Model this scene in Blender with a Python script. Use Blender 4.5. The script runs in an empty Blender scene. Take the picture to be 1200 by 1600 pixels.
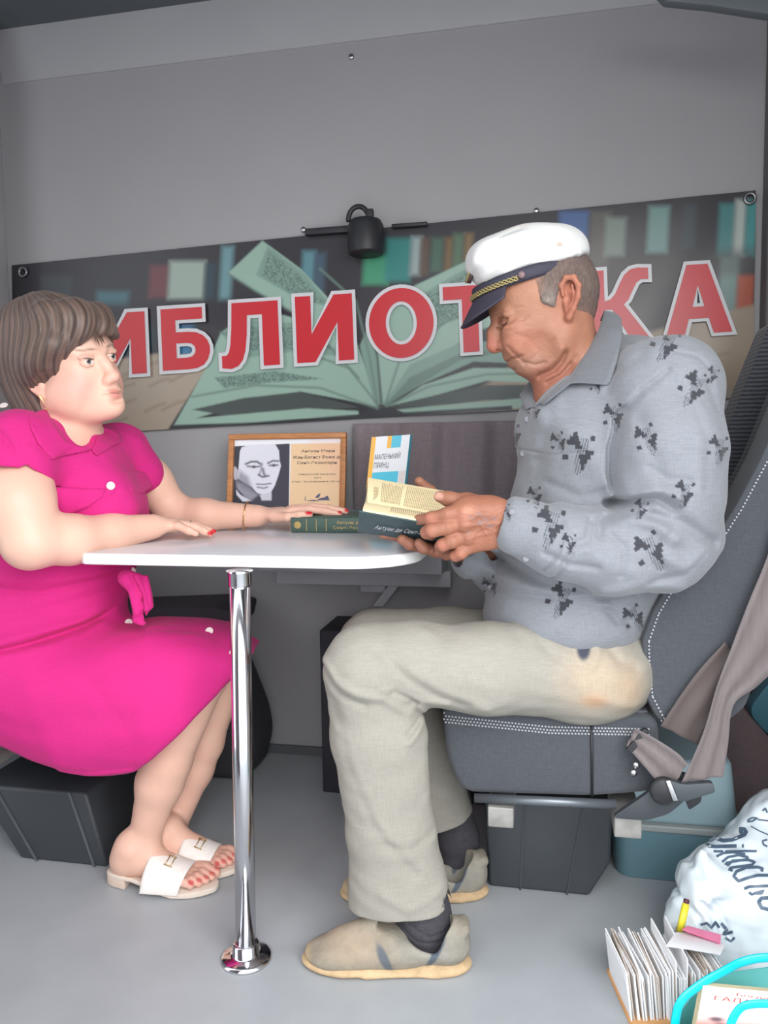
import bpy, math, random
import numpy as np
from mathutils import Vector, Matrix

random.seed(7); RNG = np.random.default_rng(7)
scn = bpy.context.scene
COL = scn.collection

# ---------------------------------------------------------------- camera, world, light, exposure
CAM = Vector((0.0, 0.0, 0.93))
PITCH, ROLL, FPX = math.radians(4.76), math.radians(-0.8), 1200.0
CROT = Matrix.Rotation(math.radians(90) - PITCH, 3, 'X') @ Matrix.Rotation(ROLL, 3, 'Z')
cam_d = bpy.data.cameras.new('camera')
cam_d.sensor_fit = 'VERTICAL'; cam_d.sensor_height = 36.0; cam_d.lens = 36.0 * FPX / 1600.0
cam_d.clip_start = 0.02
cam = bpy.data.objects.new('camera', cam_d); COL.objects.link(cam)
cam.matrix_world = Matrix.Translation(CAM) @ CROT.to_4x4()
scn.camera = cam

world = bpy.data.worlds.new('overcast_sky'); scn.world = world; world.use_nodes = True
wn = world.node_tree.nodes; wbg = wn['Background']
wbg.inputs['Color'].default_value = (0.92, 0.96, 1.0, 1.0); wbg.inputs['Strength'].default_value = 2.1

def area(name, loc, target, sx, sy, power, color):
    d = bpy.data.lights.new(name, 'AREA'); d.shape = 'RECTANGLE'; d.size = sx; d.size_y = sy
    d.energy = power; d.color = color
    o = bpy.data.objects.new(name, d); COL.objects.link(o)
    o.location = loc
    o.rotation_euler = (Vector(target) - Vector(loc)).to_track_quat('-Z', 'Y').to_euler()
    return o
# daylight falling in through the open side door, behind and beside the camera
area('door_daylight', (0.75, -0.75, 1.75), (0.1, 1.5, 0.35), 2.0, 1.4, 46.0, (1.0, 0.985, 0.96))

vs = scn.view_settings
vs.view_transform = 'Standard'; vs.look = 'None'; vs.gamma = 1.0; vs.exposure = 0.35
vs.use_curve_mapping = False

# ---------------------------------------------------------------- placing helpers
def ray(px, py):
    return (CROT @ Vector(((px - 600.0) / FPX, -(py - 800.0) / FPX, -1.0)))
def P(px, py, Y):                      # world point on the sight line at depth Y
    d = ray(px, py); return CAM + d * (Y / d.y)
def F(px, py, z=0.0):                  # ... at height z
    d = ray(px, py); return CAM + d * ((z - CAM.z) / d.z)
YAW = 0.205
def W(px, py, y0=2.23):                # ... on an upright plane parallel to the back wall
    d = ray(px, py); return CAM + d * (y0 / (d.y + YAW * d.x))
AL = math.atan(YAW)
E1 = Vector((math.cos(AL), -math.sin(AL), 0)); E2 = Vector((math.sin(AL), math.cos(AL), 0)); EZ = Vector((0, 0, 1))
def project(p):                        # world array (n,3) -> pixel arrays
    q = (np.asarray(p) - np.array(CAM)) @ np.array(CROT)
    return 600 + FPX * q[:, 0] / -q[:, 2], 800 - FPX * q[:, 1] / -q[:, 2]

# ---------------------------------------------------------------- colours and materials
def lin(c):
    c = c / 255.0
    return c / 12.92 if c <= 0.04045 else ((c + 0.055) / 1.055) ** 2.4
def rgb(r, g, b): return (lin(r), lin(g), lin(b), 1.0)

MATS = {}
def mat(name, color, rough=0.6, metal=0.0, var=0.0, vscale=20.0, bump=0.0, bscale=80.0, spec=0.5,
        attr=None, weave=0.0, wscale=700.0, sheen=0.0, sss=0.0, coat=0.0, stretch=None, detail=3.0):
    if name in MATS: return MATS[name]
    m = bpy.data.materials.new(name); m.use_nodes = True; nt = m.node_tree; N = nt.nodes; L = nt.links
    b = N['Principled BSDF']
    b.inputs['Base Color'].default_value = color; b.inputs['Roughness'].default_value = rough
    b.inputs['Metallic'].default_value = metal; b.inputs['Specular IOR Level'].default_value = spec
    if sheen: b.inputs['Sheen Weight'].default_value = sheen
    if coat: b.inputs['Coat Weight'].default_value = coat
    if sss:
        b.inputs['Subsurface Weight'].default_value = sss
        b.inputs['Subsurface Radius'].default_value = (0.010, 0.004, 0.002); b.inputs['Subsurface Scale'].default_value = 1.0
    tc = N.new('ShaderNodeTexCoord'); src = tc.outputs['Object']
    if stretch:
        mp = N.new('ShaderNodeMapping'); mp.inputs['Scale'].default_value = stretch
        L.new(src, mp.inputs['Vector']); src = mp.outputs['Vector']
    cur = None
    if attr:
        a = N.new('ShaderNodeAttribute'); a.attribute_name = attr; cur = a.outputs['Color']
    if var:
        n = N.new('ShaderNodeTexNoise'); n.inputs['Scale'].default_value = vscale; n.inputs['Detail'].default_value = detail
        L.new(src, n.inputs['Vector'])
        mr = N.new('ShaderNodeMapRange'); mr.inputs['From Min'].default_value = 0.3; mr.inputs['From Max'].default_value = 0.7
        mr.inputs['To Min'].default_value = 1 - var; mr.inputs['To Max'].default_value = 1 + var
        L.new(n.outputs['Fac'], mr.inputs['Value'])
        mx = N.new('ShaderNodeVectorMath'); mx.operation = 'SCALE'
        if cur: L.new(cur, mx.inputs[0])
        else: mx.inputs[0].default_value = color[:3]
        L.new(mr.outputs['Result'], mx.inputs['Scale']); cur = mx.outputs['Vector']
    if cur: L.new(cur, b.inputs['Base Color'])
    h = None
    if bump:
        n2 = N.new('ShaderNodeTexNoise'); n2.inputs['Scale'].default_value = bscale; n2.inputs['Detail'].default_value = 4
        L.new(src, n2.inputs['Vector']); h = n2.outputs['Fac']
    if weave:
        w1 = N.new('ShaderNodeTexNoise'); w1.inputs['Scale'].default_value = wscale; w1.inputs['Detail'].default_value = 1
        mp1 = N.new('ShaderNodeMapping'); mp1.inputs['Scale'].default_value = (1, 1, 0.08)
        L.new(tc.outputs['Object'], mp1.inputs['Vector']); L.new(mp1.outputs['Vector'], w1.inputs['Vector'])
        w2 = N.new('ShaderNodeTexNoise'); w2.inputs['Scale'].default_value = wscale; w2.inputs['Detail'].default_value = 1
        mp2 = N.new('ShaderNodeMapping'); mp2.inputs['Scale'].default_value = (0.08, 0.08, 1)
        L.new(tc.outputs['Object'], mp2.inputs['Vector']); L.new(mp2.outputs['Vector'], w2.inputs['Vector'])
        ad = N.new('ShaderNodeMath'); ad.operation = 'ADD'
        L.new(w1.outputs['Fac'], ad.inputs[0]); L.new(w2.outputs['Fac'], ad.inputs[1])
        mr2 = N.new('ShaderNodeMapRange'); mr2.inputs['From Min'].default_value = 0.7; mr2.inputs['From Max'].default_value = 1.3
        mr2.inputs['To Min'].default_value = 1 - weave; mr2.inputs['To Max'].default_value = 1 + weave
        L.new(ad.outputs[0], mr2.inputs['Value'])
        mx2 = N.new('ShaderNodeVectorMath'); mx2.operation = 'SCALE'
        if cur: L.new(cur, mx2.inputs[0])
        else: mx2.inputs[0].default_value = color[:3]
        L.new(mr2.outputs['Result'], mx2.inputs['Scale']); L.new(mx2.outputs['Vector'], b.inputs['Base Color'])
    if h is not None:
        bp = N.new('ShaderNodeBump'); bp.inputs['Strength'].default_value = bump; bp.inputs['Distance'].default_value = 0.004
        L.new(h, bp.inputs['Height']); L.new(bp.outputs['Normal'], b.inputs['Normal'])
    MATS[name] = m
    return m

# ---------------------------------------------------------------- object helpers
def empty(name, loc, label=None, cat=None, group=None):
    o = bpy.data.objects.new(name, None); COL.objects.link(o); o.location = loc
    o.empty_display_size = 0.05
    return tag(o, label, cat, group)
def tag(o, label=None, cat=None, group=None, kind=None):
    if label: o['label'] = label
    if cat: o['category'] = cat
    if group: o['group'] = group
    if kind: o['kind'] = kind
    return o
def link(name, me, parent=None):
    o = bpy.data.objects.new(name, me); COL.objects.link(o)
    if parent is not None:
        o.parent = parent
        pm = Matrix.Translation(Vector((0, 0, 0))); q = parent
        while q is not None: pm = Matrix.Translation(q.location) @ pm; q = q.parent
        o.location = -pm.translation                   # geometry is written in world coordinates
    return o

class MB:
    def __init__(s): s.v = []; s.f = []; s.m = []
    def add(s, vs, fs, mi=0):
        n = len(s.v); s.v += [tuple(v) for v in vs]
        for f in fs: s.f.append([n + i for i in f]); s.m.append(mi)
        return s
    def box(s, c, size, ax=(Vector((1, 0, 0)), Vector((0, 1, 0)), Vector((0, 0, 1))), mi=0):
        c = Vector(c); hx, hy, hz = [ax[i] * (size[i] / 2) for i in range(3)]
        vs = [c + hx * a + hy * b + hz * d for a in (-1, 1) for b in (-1, 1) for d in (-1, 1)]
        return s.add(vs, [(0, 1, 3, 2), (4, 6, 7, 5), (0, 4, 5, 1), (2, 3, 7, 6), (0, 2, 6, 4), (1, 5, 7, 3)], mi)
    def hexa(s, q1, q2, mi=0):         # two matching quads
        return s.add(list(q1) + list(q2), [(3, 2, 1, 0), (4, 5, 6, 7)] + [(i, (i + 1) % 4, 4 + (i + 1) % 4, 4 + i) for i in range(4)], mi)
    def prism(s, pts, off, mi=0):
        n = len(pts); off = Vector(off)
        return s.add([Vector(p) for p in pts] + [Vector(p) + off for p in pts],
                     [list(range(n))[::-1], list(range(n, 2 * n))] + [(i, (i + 1) % n, n + (i + 1) % n, n + i) for i in range(n)], mi)
    def poly(s, pts, mi=0): return s.add(pts, [list(range(len(pts)))], mi)
    def tube(s, pts, rs, seg=14, mi=0, caps=True, flat=None):
        pts = [Vector(p) for p in pts]; n = len(pts)
        if not hasattr(rs, '__len__'): rs = [rs] * n
        up = None; rings = []
        for i, p in enumerate(pts):
            t = (pts[min(i + 1, n - 1)] - pts[max(i - 1, 0)]).normalized()
            if up is None: up = Vector((0, 0, 1)) if abs(t.z) < 0.9 else Vector((0, 1, 0))
            a = t.cross(up).normalized(); b = a.cross(t).normalized(); up = b
            fl = flat or 1.0
            rings.append([p + a * math.cos(2 * math.pi * k / seg) * rs[i] + b * math.sin(2 * math.pi * k / seg) * rs[i] * fl for k in range(seg)])
        vs = [v for r in rings for v in r]; fs = []
        for i in range(n - 1):
            for k in range(seg):
                k2 = (k + 1) % seg; fs.append((i * seg + k, i * seg + k2, (i + 1) * seg + k2, (i + 1) * seg + k))
        if caps: fs += [list(range(seg))[::-1], list(range((n - 1) * seg, n * seg))]
        return s.add(vs, fs, mi)
    def lathe(s, c, prof, seg=32, axis=None, mi=0):
        c = Vector(c); z = (axis or Vector((0, 0, 1))).normalized()
        a = z.orthogonal().normalized(); b = z.cross(a)
        vs = []; fs = []
        for r, h in prof:
            for k in range(seg):
                t = 2 * math.pi * k / seg; vs.append(c + z * h + (a * math.cos(t) + b * math.sin(t)) * r)
        for i in range(len(prof) - 1):
            for k in range(seg):
                k2 = (k + 1) % seg; fs.append((i * seg + k, i * seg + k2, (i + 1) * seg + k2, (i + 1) * seg + k))
        fs += [list(range(seg))[::-1], list(range((len(prof) - 1) * seg, len(prof) * seg))]
        return s.add(vs, fs, mi)
    def grid(s, fn, nu, nv, mi=0, closed=False):
        vs = [fn(i / nu, j / nv) for i in range(nu + 1) for j in range(nv + 1)]
        fs = [(i * (nv + 1) + j, (i + 1) * (nv + 1) + j, (i + 1) * (nv + 1) + j + 1, i * (nv + 1) + j + 1) for i in range(nu) for j in range(nv)]
        return s.add(vs, fs, mi)
    def build(s, name, mats, parent=None, smooth=False, bevel=0.0, bseg=3, sub=0, solid=0.0, label=None, fixn=True):
        me = bpy.data.meshes.new(name); me.from_pydata(s.v, [], s.f)
        for m in (mats if isinstance(mats, (list, tuple)) else [mats]): me.materials.append(m)
        me.polygons.foreach_set('material_index', s.m)
        if fixn:
            import bmesh
            bm = bmesh.new(); bm.from_mesh(me); bmesh.ops.recalc_face_normals(bm, faces=bm.faces); bm.to_mesh(me); bm.free()
        if smooth: me.polygons.foreach_set('use_smooth', [True] * len(me.polygons))
        me.update()
        o = link(name, me, parent)
        if solid: md = o.modifiers.new('solid', 'SOLIDIFY'); md.thickness = solid; md.offset = 0
        if bevel:
            md = o.modifiers.new('bevel', 'BEVEL'); md.width = bevel; md.segments = bseg; md.limit_method = 'ANGLE'; md.angle_limit = math.radians(35)
            me.polygons.foreach_set('use_smooth', [True] * len(me.polygons))
            md.harden_normals = False
        if sub: md = o.modifiers.new('sub', 'SUBSURF'); md.levels = md.render_levels = sub
        if label: o['label'] = label
        return o

def text_mesh(body, bold=0.0, size=1.0, extrude=0.0, shear=0.0, res=4):
    """text as (verts, faces) lying in the xy plane, lower left of its ink at 0,0; returns v, f, (w, h)"""
    cu = bpy.data.curves.new('t', 'FONT'); cu.body = body; cu.size = size; cu.offset = bold; cu.extrude = extrude
    cu.shear = shear; cu.resolution_u = res
    o = bpy.data.objects.new('t', cu); COL.objects.link(o)
    dg = bpy.context.evaluated_depsgraph_get()
    me = bpy.data.meshes.new_from_object(o.evaluated_get(dg))
    v = np.zeros(len(me.vertices) * 3, dtype=np.float32); me.vertices.foreach_get('co', v); v = v.reshape(-1, 3)
    f = [list(p.vertices) for p in me.polygons]
    bpy.data.objects.remove(o); bpy.data.curves.remove(cu); bpy.data.meshes.remove(me)
    if len(v) == 0: return v, f, (0, 0)
    lo = v.min(0); hi = v.max(0); v = v - np.array([lo[0], lo[1], 0])
    return v, f, (hi[0] - lo[0], hi[1] - lo[1])
def text_quad(mb, body, c00, c10, c01, bold=0.0, mi=0, shear=0.0, n=None, lift=0.0, res=3):
    """ink box of the text stretched onto the parallelogram c00 (lower left), c10 (lower right), c01 (upper left)"""
    v, f, (w, h) = text_mesh(body, bold=bold, shear=shear, res=res)
    if not len(v): return
    c00 = Vector(c00); u = (Vector(c10) - c00) / w; t = (Vector(c01) - c00) / h
    off = (n or Vector((0, 0, 0))) * lift
    mb.add([c00 + u * float(p[0]) + t * float(p[1]) + off for p in v], f, mi)

def color_attr(me, rgbarr, name='tint'):
    a = me.color_attributes.new(name, 'FLOAT_COLOR', 'POINT')
    buf = np.ones((len(me.vertices), 4), dtype=np.float32); buf[:, :3] = rgbarr
    a.data.foreach_set('color', buf.ravel())
def lin3(c): return np.array([lin(x) for x in c])
def seg_dist(X, Z, pts):               # 2D distance to a polyline
    d = np.full(X.shape, 1e9)
    for (x0, y0), (x1, y1) in zip(pts[:-1], pts[1:]):
        dx, dy = x1 - x0, y1 - y0; L2 = dx * dx + dy * dy + 1e-12
        t = np.clip(((X - x0) * dx + (Z - y0) * dy) / L2, 0, 1)
        d = np.minimum(d, np.hypot(X - x0 - t * dx, Z - y0 - t * dy))
    return d
def poly_mask(X, Z, pts, soft=1.0):
    ins = np.zeros(X.shape, bool); n = len(pts)
    for i in range(n):
        (x0, y0), (x1, y1) = pts[i], pts[(i + 1) % n]
        if y0 == y1: continue
        c = ((y0 > Z) != (y1 > Z)) & (X < (x1 - x0) * (Z - y0) / (y1 - y0) + x0)
        ins ^= c
    d = seg_dist(X, Z, list(pts) + [pts[0]])
    sd = np.where(ins, d, -d)
    return np.clip(0.5 + sd / soft, 0, 1)
# ---------------------------------------------------------------- sculpting with signed distances
class SDF:
    """smoothly blended solids -> one continuous quad mesh (surface nets)"""
    def __init__(s): s.ops = []; s.disp = []; s.paints = []
    def _pt(s, p): return np.array(p, dtype=np.float64)
    def cap(s, a, b, ra, rb=None, k=0.01, op='u'):
        rb = ra if rb is None else rb; a = s._pt(a); b = s._pt(b); r = max(ra, rb)
        s.ops.append(('cap', (a, b, ra, rb), op, k, np.minimum(a, b) - r, np.maximum(a, b) + r)); return s
    def chain(s, pts, rs, k=0.01, op='u'):
        for i in range(len(pts) - 1): s.cap(pts[i], pts[i + 1], rs[i], rs[i + 1], k, op)
        return s
    def ell(s, c, r, R=None, k=0.01, op='u'):
        c = s._pt(c); R = np.eye(3) if R is None else np.array(R); m = max(r)
        ext = np.sqrt(((R * np.array(r)) ** 2).sum(1))
        s.ops.append(('ell', (c, np.array(r, float), R), op, k, c - ext, c + ext)); return s
    def ecap(s, a, b, ra, rb, u, k=0.01, op='u'):
        """limb with an oval section: ra, rb = (radius along u, radius across)"""
        a = s._pt(a); b = s._pt(b); t = b - a; L = np.linalg.norm(t); t = t / L
        u = s._pt(u); u = u - t * (u @ t); u /= np.linalg.norm(u); v = np.cross(t, u); r = max(*ra, *rb)
        s.ops.append(('ecap', (a, t, L, u, v, ra, rb), op, k, np.minimum(a, b) - r, np.maximum(a, b) + r)); return s
    def box(s, c, h, R=None, r=0.005, k=0.005, op='u'):
        c = s._pt(c); R = np.eye(3) if R is None else np.array(R); ext = np.abs(R) @ np.array(h)
        s.ops.append(('box', (c, np.array(h, float), R, r), op, k, c - ext, c + ext)); return s
    def half(s, p, n, op='s', k=0.004):   # cut away everything on the side n points to
        s.ops.append(('half', (s._pt(p), s._pt(n) / np.linalg.norm(n)), op, k, np.full(3, -1e3), np.full(3, 1e3))); return s
    def field(s, X, Y, Z, lo, hi):
        d = np.full(np.broadcast(X, Y, Z).shape, 0.5, dtype=np.float32)
        for kind, a, op, k, blo, bhi in s.ops:
            m = k + 0.02
            if (blo - m > hi).any() or (bhi + m < lo).any(): continue
            if kind == 'cap':
                A, B, ra, rb = a; ba = B - A; L2 = float(ba @ ba) + 1e-12
                px, py, pz = X - A[0], Y - A[1], Z - A[2]
                t = np.clip((px * ba[0] + py * ba[1] + pz * ba[2]) / L2, 0, 1)
                e = np.sqrt((px - t * ba[0]) ** 2 + (py - t * ba[1]) ** 2 + (pz - t * ba[2]) ** 2) - (ra + t * (rb - ra))
            elif kind == 'ell':
                c, r, R = a; px, py, pz = X - c[0], Y - c[1], Z - c[2]
                q = [(px * R[0, i] + py * R[1, i] + pz * R[2, i]) / r[i] for i in range(3)]
                k0 = np.sqrt(q[0] ** 2 + q[1] ** 2 + q[2] ** 2) + 1e-9
                k1 = np.sqrt((q[0] / r[0]) ** 2 + (q[1] / r[1]) ** 2 + (q[2] / r[2]) ** 2) + 1e-9
                e = k0 * (k0 - 1) / k1
            elif kind == 'ecap':
                A, t_, L, u, v, ra, rb = a; px, py, pz = X - A[0], Y - A[1], Z - A[2]
                h = px * t_[0] + py * t_[1] + pz * t_[2]; t = np.clip(h / L, 0, 1)
                ru = ra[0] + t * (rb[0] - ra[0]); rv = ra[1] + t * (rb[1] - ra[1])
                q0 = px * u[0] + py * u[1] + pz * u[2]; q1 = px * v[0] + py * v[1] + pz * v[2]
                q2 = h - t * L; rm = np.minimum(ru, rv)
                k0 = np.sqrt((q0 / ru) ** 2 + (q1 / rv) ** 2 + (q2 / rm) ** 2) + 1e-9
                k1 = np.sqrt((q0 / ru ** 2) ** 2 + (q1 / rv ** 2) ** 2 + (q2 / rm ** 2) ** 2) + 1e-9
                e = k0 * (k0 - 1) / k1
            elif kind == 'box':
                c, h, R, r = a; px, py, pz = X - c[0], Y - c[1], Z - c[2]
                q = [np.abs(px * R[0, i] + py * R[1, i] + pz * R[2, i]) - h[i] + r for i in range(3)]
                e = np.sqrt(np.maximum(q[0], 0) ** 2 + np.maximum(q[1], 0) ** 2 + np.maximum(q[2], 0) ** 2) \
                    + np.minimum(np.maximum(np.maximum(q[0], q[1]), q[2]), 0) - r
            else:
                p, n = a; e = -((X - p[0]) * n[0] + (Y - p[1]) * n[1] + (Z - p[2]) * n[2])
            if op == 'u':
                h = np.clip(k - np.abs(d - e), 0, None) / k
                d = np.minimum(d, e) - h * h * k * 0.25
            elif op == 's':
                e = -e; h = np.clip(k - np.abs(d - e), 0, None) / k
                d = np.maximum(d, e) + h * h * k * 0.25
            elif op == 'i':
                h = np.clip(k - np.abs(d - e), 0, None) / k
                d = np.maximum(d, e) + h * h * k * 0.25
        for g in s.disp: d = d + g(X, Y, Z)
        return d
    def hit(s, x, y, Y0, Y1, lift=0.0015, n=160):
        """first surface point met on the sight line through a picture point, lifted off the surface a little"""
        d = ray(x, y); p0 = CAM + d * (Y0 / d.y); p1 = CAM + d * (Y1 / d.y)
        t = np.linspace(0, 1, n); X, Y, Z = [(p0[i] + (p1[i] - p0[i]) * t).astype(np.float32) for i in range(3)]
        lo = np.array([min(a, b) for a, b in zip(p0, p1)]); hi = np.array([max(a, b) for a, b in zip(p0, p1)])
        f = s.field(X, Y, Z, lo, hi); i = np.argmax(f < 0)
        if not (f < 0).any(): return p0.lerp(p1, .5)
        tt = t[i]
        if i > 0: tt = t[i - 1] + (t[i] - t[i - 1]) * f[i - 1] / (f[i - 1] - f[i] + 1e-12)
        p = p0.lerp(p1, float(tt)); return p - d.normalized() * lift
    def normal(s, p, e=.003):
        v = []
        for i in range(3):
            q = [np.array([p[j] + (e * a if j == i else 0) for a in (-1, 1)], dtype=np.float32) for j in range(3)]
            f = s.field(q[0], q[1], q[2], np.array(p) - .01, np.array(p) + .01); v.append(float(f[1] - f[0]))
        return Vector(v).normalized()
    # surface detail -------------------------------------------------
    def ridge(s, pts, h, w, yr=None):
        """fold: height h (m, negative = groove), width w (m) along a world polyline; seen in x,z when yr=(y0,y1) is given"""
        pts = [s._pt(p) for p in pts]
        def g(X, Y, Z):
            best = None
            for A, B in zip(pts[:-1], pts[1:]):
                if yr is not None:
                    ba = B - A; L2 = ba[0] ** 2 + ba[2] ** 2 + 1e-12
                    t = np.clip(((X - A[0]) * ba[0] + (Z - A[2]) * ba[2]) / L2, 0, 1)
                    q = (X - A[0] - t * ba[0]) ** 2 + (Z - A[2] - t * ba[2]) ** 2
                else:
                    ba = B - A; L2 = float(ba @ ba) + 1e-12
                    t = np.clip(((X - A[0]) * ba[0] + (Y - A[1]) * ba[1] + (Z - A[2]) * ba[2]) / L2, 0, 1)
                    q = (X - A[0] - t * ba[0]) ** 2 + (Y - A[1] - t * ba[1]) ** 2 + (Z - A[2] - t * ba[2]) ** 2
                best = q if best is None else np.minimum(best, q)
            e = np.exp(-best / (w * w))
            if yr is not None:
                e = e * np.clip((yr[1] - Y) / 0.03, 0, 1) * np.clip((Y - yr[0]) / 0.03, 0, 1)
            return (-h * e).astype(np.float32)
        s.disp.append(g); return s
    def noise(s, amp, freq, seed=0, stretch=(1, 1, 1)):
        r = np.random.default_rng(seed); K = r.normal(size=(7, 3)); K /= np.linalg.norm(K, axis=1)[:, None]
        ph = r.uniform(0, 6.28, 7); fr = freq * r.uniform(0.6, 1.5, 7)
        def g(X, Y, Z):
            o = 0
            for i in range(7):
                o = o + np.sin(fr[i] * (K[i, 0] * X * stretch[0] + K[i, 1] * Y * stretch[1] + K[i, 2] * Z * stretch[2]) + ph[i]
                               + 1.3 * np.sin(fr[(i + 1) % 7] * 0.6 * (K[(i + 2) % 7, 0] * X + K[(i + 2) % 7, 1] * Y + K[(i + 2) % 7, 2] * Z)))
            return (o * amp / 3.0).astype(np.float32)
        s.disp.append(g); return s
    def paint(s, c, r, col, soft=0.3, a=1.0, R=None): s.paints.append(('e', s._pt(c), np.array(r if hasattr(r, '__len__') else (r, r, r), float), np.eye(3) if R is None else np.array(R), lin3(col), soft, a)); return s
    def mesh(s, name, vox, mats, parent=None, base=None, noisecol=0.0, smooth_iter=0, extra_paint=None, chunk=36):
        lo = np.min([o[4] for o in s.ops if o[2] == 'u'], 0) - 0.012; hi = np.max([o[5] for o in s.ops if o[2] == 'u'], 0) + 0.012
        nb = np.ceil((hi - lo) / vox / chunk).astype(int)
        V = []; VID = []; Q = []
        S = 1 << 20
        for bi in range(nb[0]):
            for bj in range(nb[1]):
                for bk in range(nb[2]):
                    o = np.array([bi, bj, bk]) * chunk
                    c0 = lo + (o - 1) * vox; c1 = lo + (o + chunk + 1) * vox
                    # coarse rejection
                    g = [np.linspace(c0[i], c1[i], 5, dtype=np.float32) for i in range(3)]
                    dc = s.field(g[0][:, None, None], g[1][None, :, None], g[2][None, None, :], c0, c1)
                    st = np.linalg.norm((c1 - c0) / 4) * 0.75 + 0.006
                    if dc.min() > st or dc.max() < -st * 1.6: continue
                    n = chunk + 2
                    ax = [(lo[i] + (o[i] - 1 + np.arange(n)) * vox).astype(np.float32) for i in range(3)]
                    f = s.field(ax[0][:, None, None], ax[1][None, :, None], ax[2][None, None, :], c0, c1)
                    ins = f < 0
                    cnt = sum(ins[a:n - 1 + a, b:n - 1 + b, c:n - 1 + c].astype(np.int8) for a in (0, 1) for b in (0, 1) for c in (0, 1))
                    act = (cnt > 0) & (cnt < 8); idx = np.argwhere(act)
                    if not len(idx): continue
                    acc = np.zeros((len(idx), 3)); num = np.zeros(len(idx))
                    for axis in range(3):
                        for a in (0, 1):
                            for b in (0, 1):
                                p0 = idx.copy(); oth = [q for q in range(3) if q != axis]
                                p0[:, oth[0]] += a; p0[:, oth[1]] += b
                                p1 = p0.copy(); p1[:, axis] += 1
                                v0 = f[tuple(p0.T)]; v1 = f[tuple(p1.T)]
                                cr = (v0 < 0) != (v1 < 0)
                                t = np.where(cr, v0 / (v0 - v1 + 1e-20), 0)
                                pt = p0.astype(float); pt[:, axis] += t
                                acc[cr] += pt[cr]; num[cr] += 1
                    pos = lo + (acc / num[:, None] + (o - 1)) * vox
                    gi = (idx + o).astype(np.int64)
                    V.append(pos); VID.append((gi[:, 0] * S + gi[:, 1]) * S + gi[:, 2])
                    # faces for grid edges starting at local points 1..chunk
                    for axis in range(3):
                        sl = [slice(1, chunk + 1)] * 3; sl2 = list(sl); sl2[axis] = slice(2, chunk + 2)
                        A = ins[tuple(sl)]; B = ins[tuple(sl2)]; e = np.argwhere(A != B)
                        if not len(e): continue
                        flip = A[tuple(e.T)]; base_c = e + 1 + o
                        u_, v_ = [q for q in range(3) if q != axis]
                        if axis == 1: u_, v_ = v_, u_
                        qs = []
                        for du, dv in ((0, 0), (-1, 0), (-1, -1), (0, -1)):
                            c = base_c.copy(); c[:, u_] += du; c[:, v_] += dv
                            c = c.astype(np.int64); qs.append((c[:, 0] * S + c[:, 1]) * S + c[:, 2])
                        q = np.stack(qs, 1); q[~flip] = q[~flip][:, ::-1]; Q.append(q)
        V = np.concatenate(V); VID = np.concatenate(VID); Q = np.concatenate(Q)
        uid, first = np.unique(VID, return_index=True); V = V[first]
        # neighbours from other chunks share ids; drop faces whose cells were skipped
        pos = np.searchsorted(uid, Q); pos = np.clip(pos, 0, len(uid) - 1)
        ok = (uid[pos] == Q).all(1); F_ = pos[ok]
        for _ in range(smooth_iter):
            acc = np.zeros_like(V); num = np.zeros(len(V))
            for a, b in ((0, 1), (1, 2), (2, 3), (3, 0)):
                for p, q in ((a, b), (b, a)):
                    np.add.at(acc, F_[:, p], V[F_[:, q]]); np.add.at(num, F_[:, p], 1)
            V = 0.4 * V + 0.6 * acc / np.maximum(num, 1)[:, None]
        me = bpy.data.meshes.new(name)
        me.vertices.add(len(V)); me.vertices.foreach_set('co', V.astype(np.float32).ravel())
        me.loops.add(F_.size); me.loops.foreach_set('vertex_index', F_.astype(np.int32).ravel())
        me.polygons.add(len(F_)); me.polygons.foreach_set('loop_start', np.arange(0, F_.size, 4, dtype=np.int32))
        me.polygons.foreach_set('use_smooth', np.ones(len(F_), bool))
        me.update(); me.validate()
        for m in (mats if isinstance(mats, (list, tuple)) else [mats]): me.materials.append(m)
        if base is not None:
            V2 = np.zeros(len(me.vertices) * 3, dtype=np.float32); me.vertices.foreach_get('co', V2); V2 = V2.reshape(-1, 3).astype(float)
            col = np.tile(lin3(base), (len(V2), 1))
            for _, c, r, R, cc, soft, a in s.paints:
                q = ((V2 - c) @ R) / r; d = np.sqrt((q ** 2).sum(1))
                w = np.clip((1 + soft - d) / (2 * soft), 0, 1); w = (w * w * (3 - 2 * w) * a)[:, None]
                col = col * (1 - w) + cc * w
            if extra_paint is not None: col = extra_paint(V2, col)
            color_attr(me, col)
        return link(name, me, parent)
def rotY(deg):                         # turn in the x,z plane (as seen from the camera, positive = anticlockwise)
    a = math.radians(deg); return np.array([[math.cos(a), 0, -math.sin(a)], [0, 1, 0], [math.sin(a), 0, math.cos(a)]])
# ---------------------------------------------------------------- the van body
M_wall = mat('painted_panel', rgb(160, 158, 160), 0.55, var=0.025, vscale=3, spec=0.3)
M_wall2 = mat('painted_panel_light', rgb(168, 167, 170), 0.5, var=0.03, vscale=4, spec=0.3)
M_ceil = mat('roof_lining', rgb(92, 98, 102), 0.8, var=0.05, vscale=8)
M_floor = mat('grey_linoleum', rgb(166, 170, 174), 0.42, var=0.05, vscale=9, bump=0.06, bscale=300, spec=0.45, detail=8)
M_blk = mat('black_plastic', rgb(38, 38, 42), 0.5, var=0.15, vscale=30)
M_steel = mat('steel_bright', rgb(200, 200, 202), 0.25, metal=1.0)
M_dsteel = mat('steel_dull', rgb(150, 150, 152), 0.4, metal=0.9)

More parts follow.
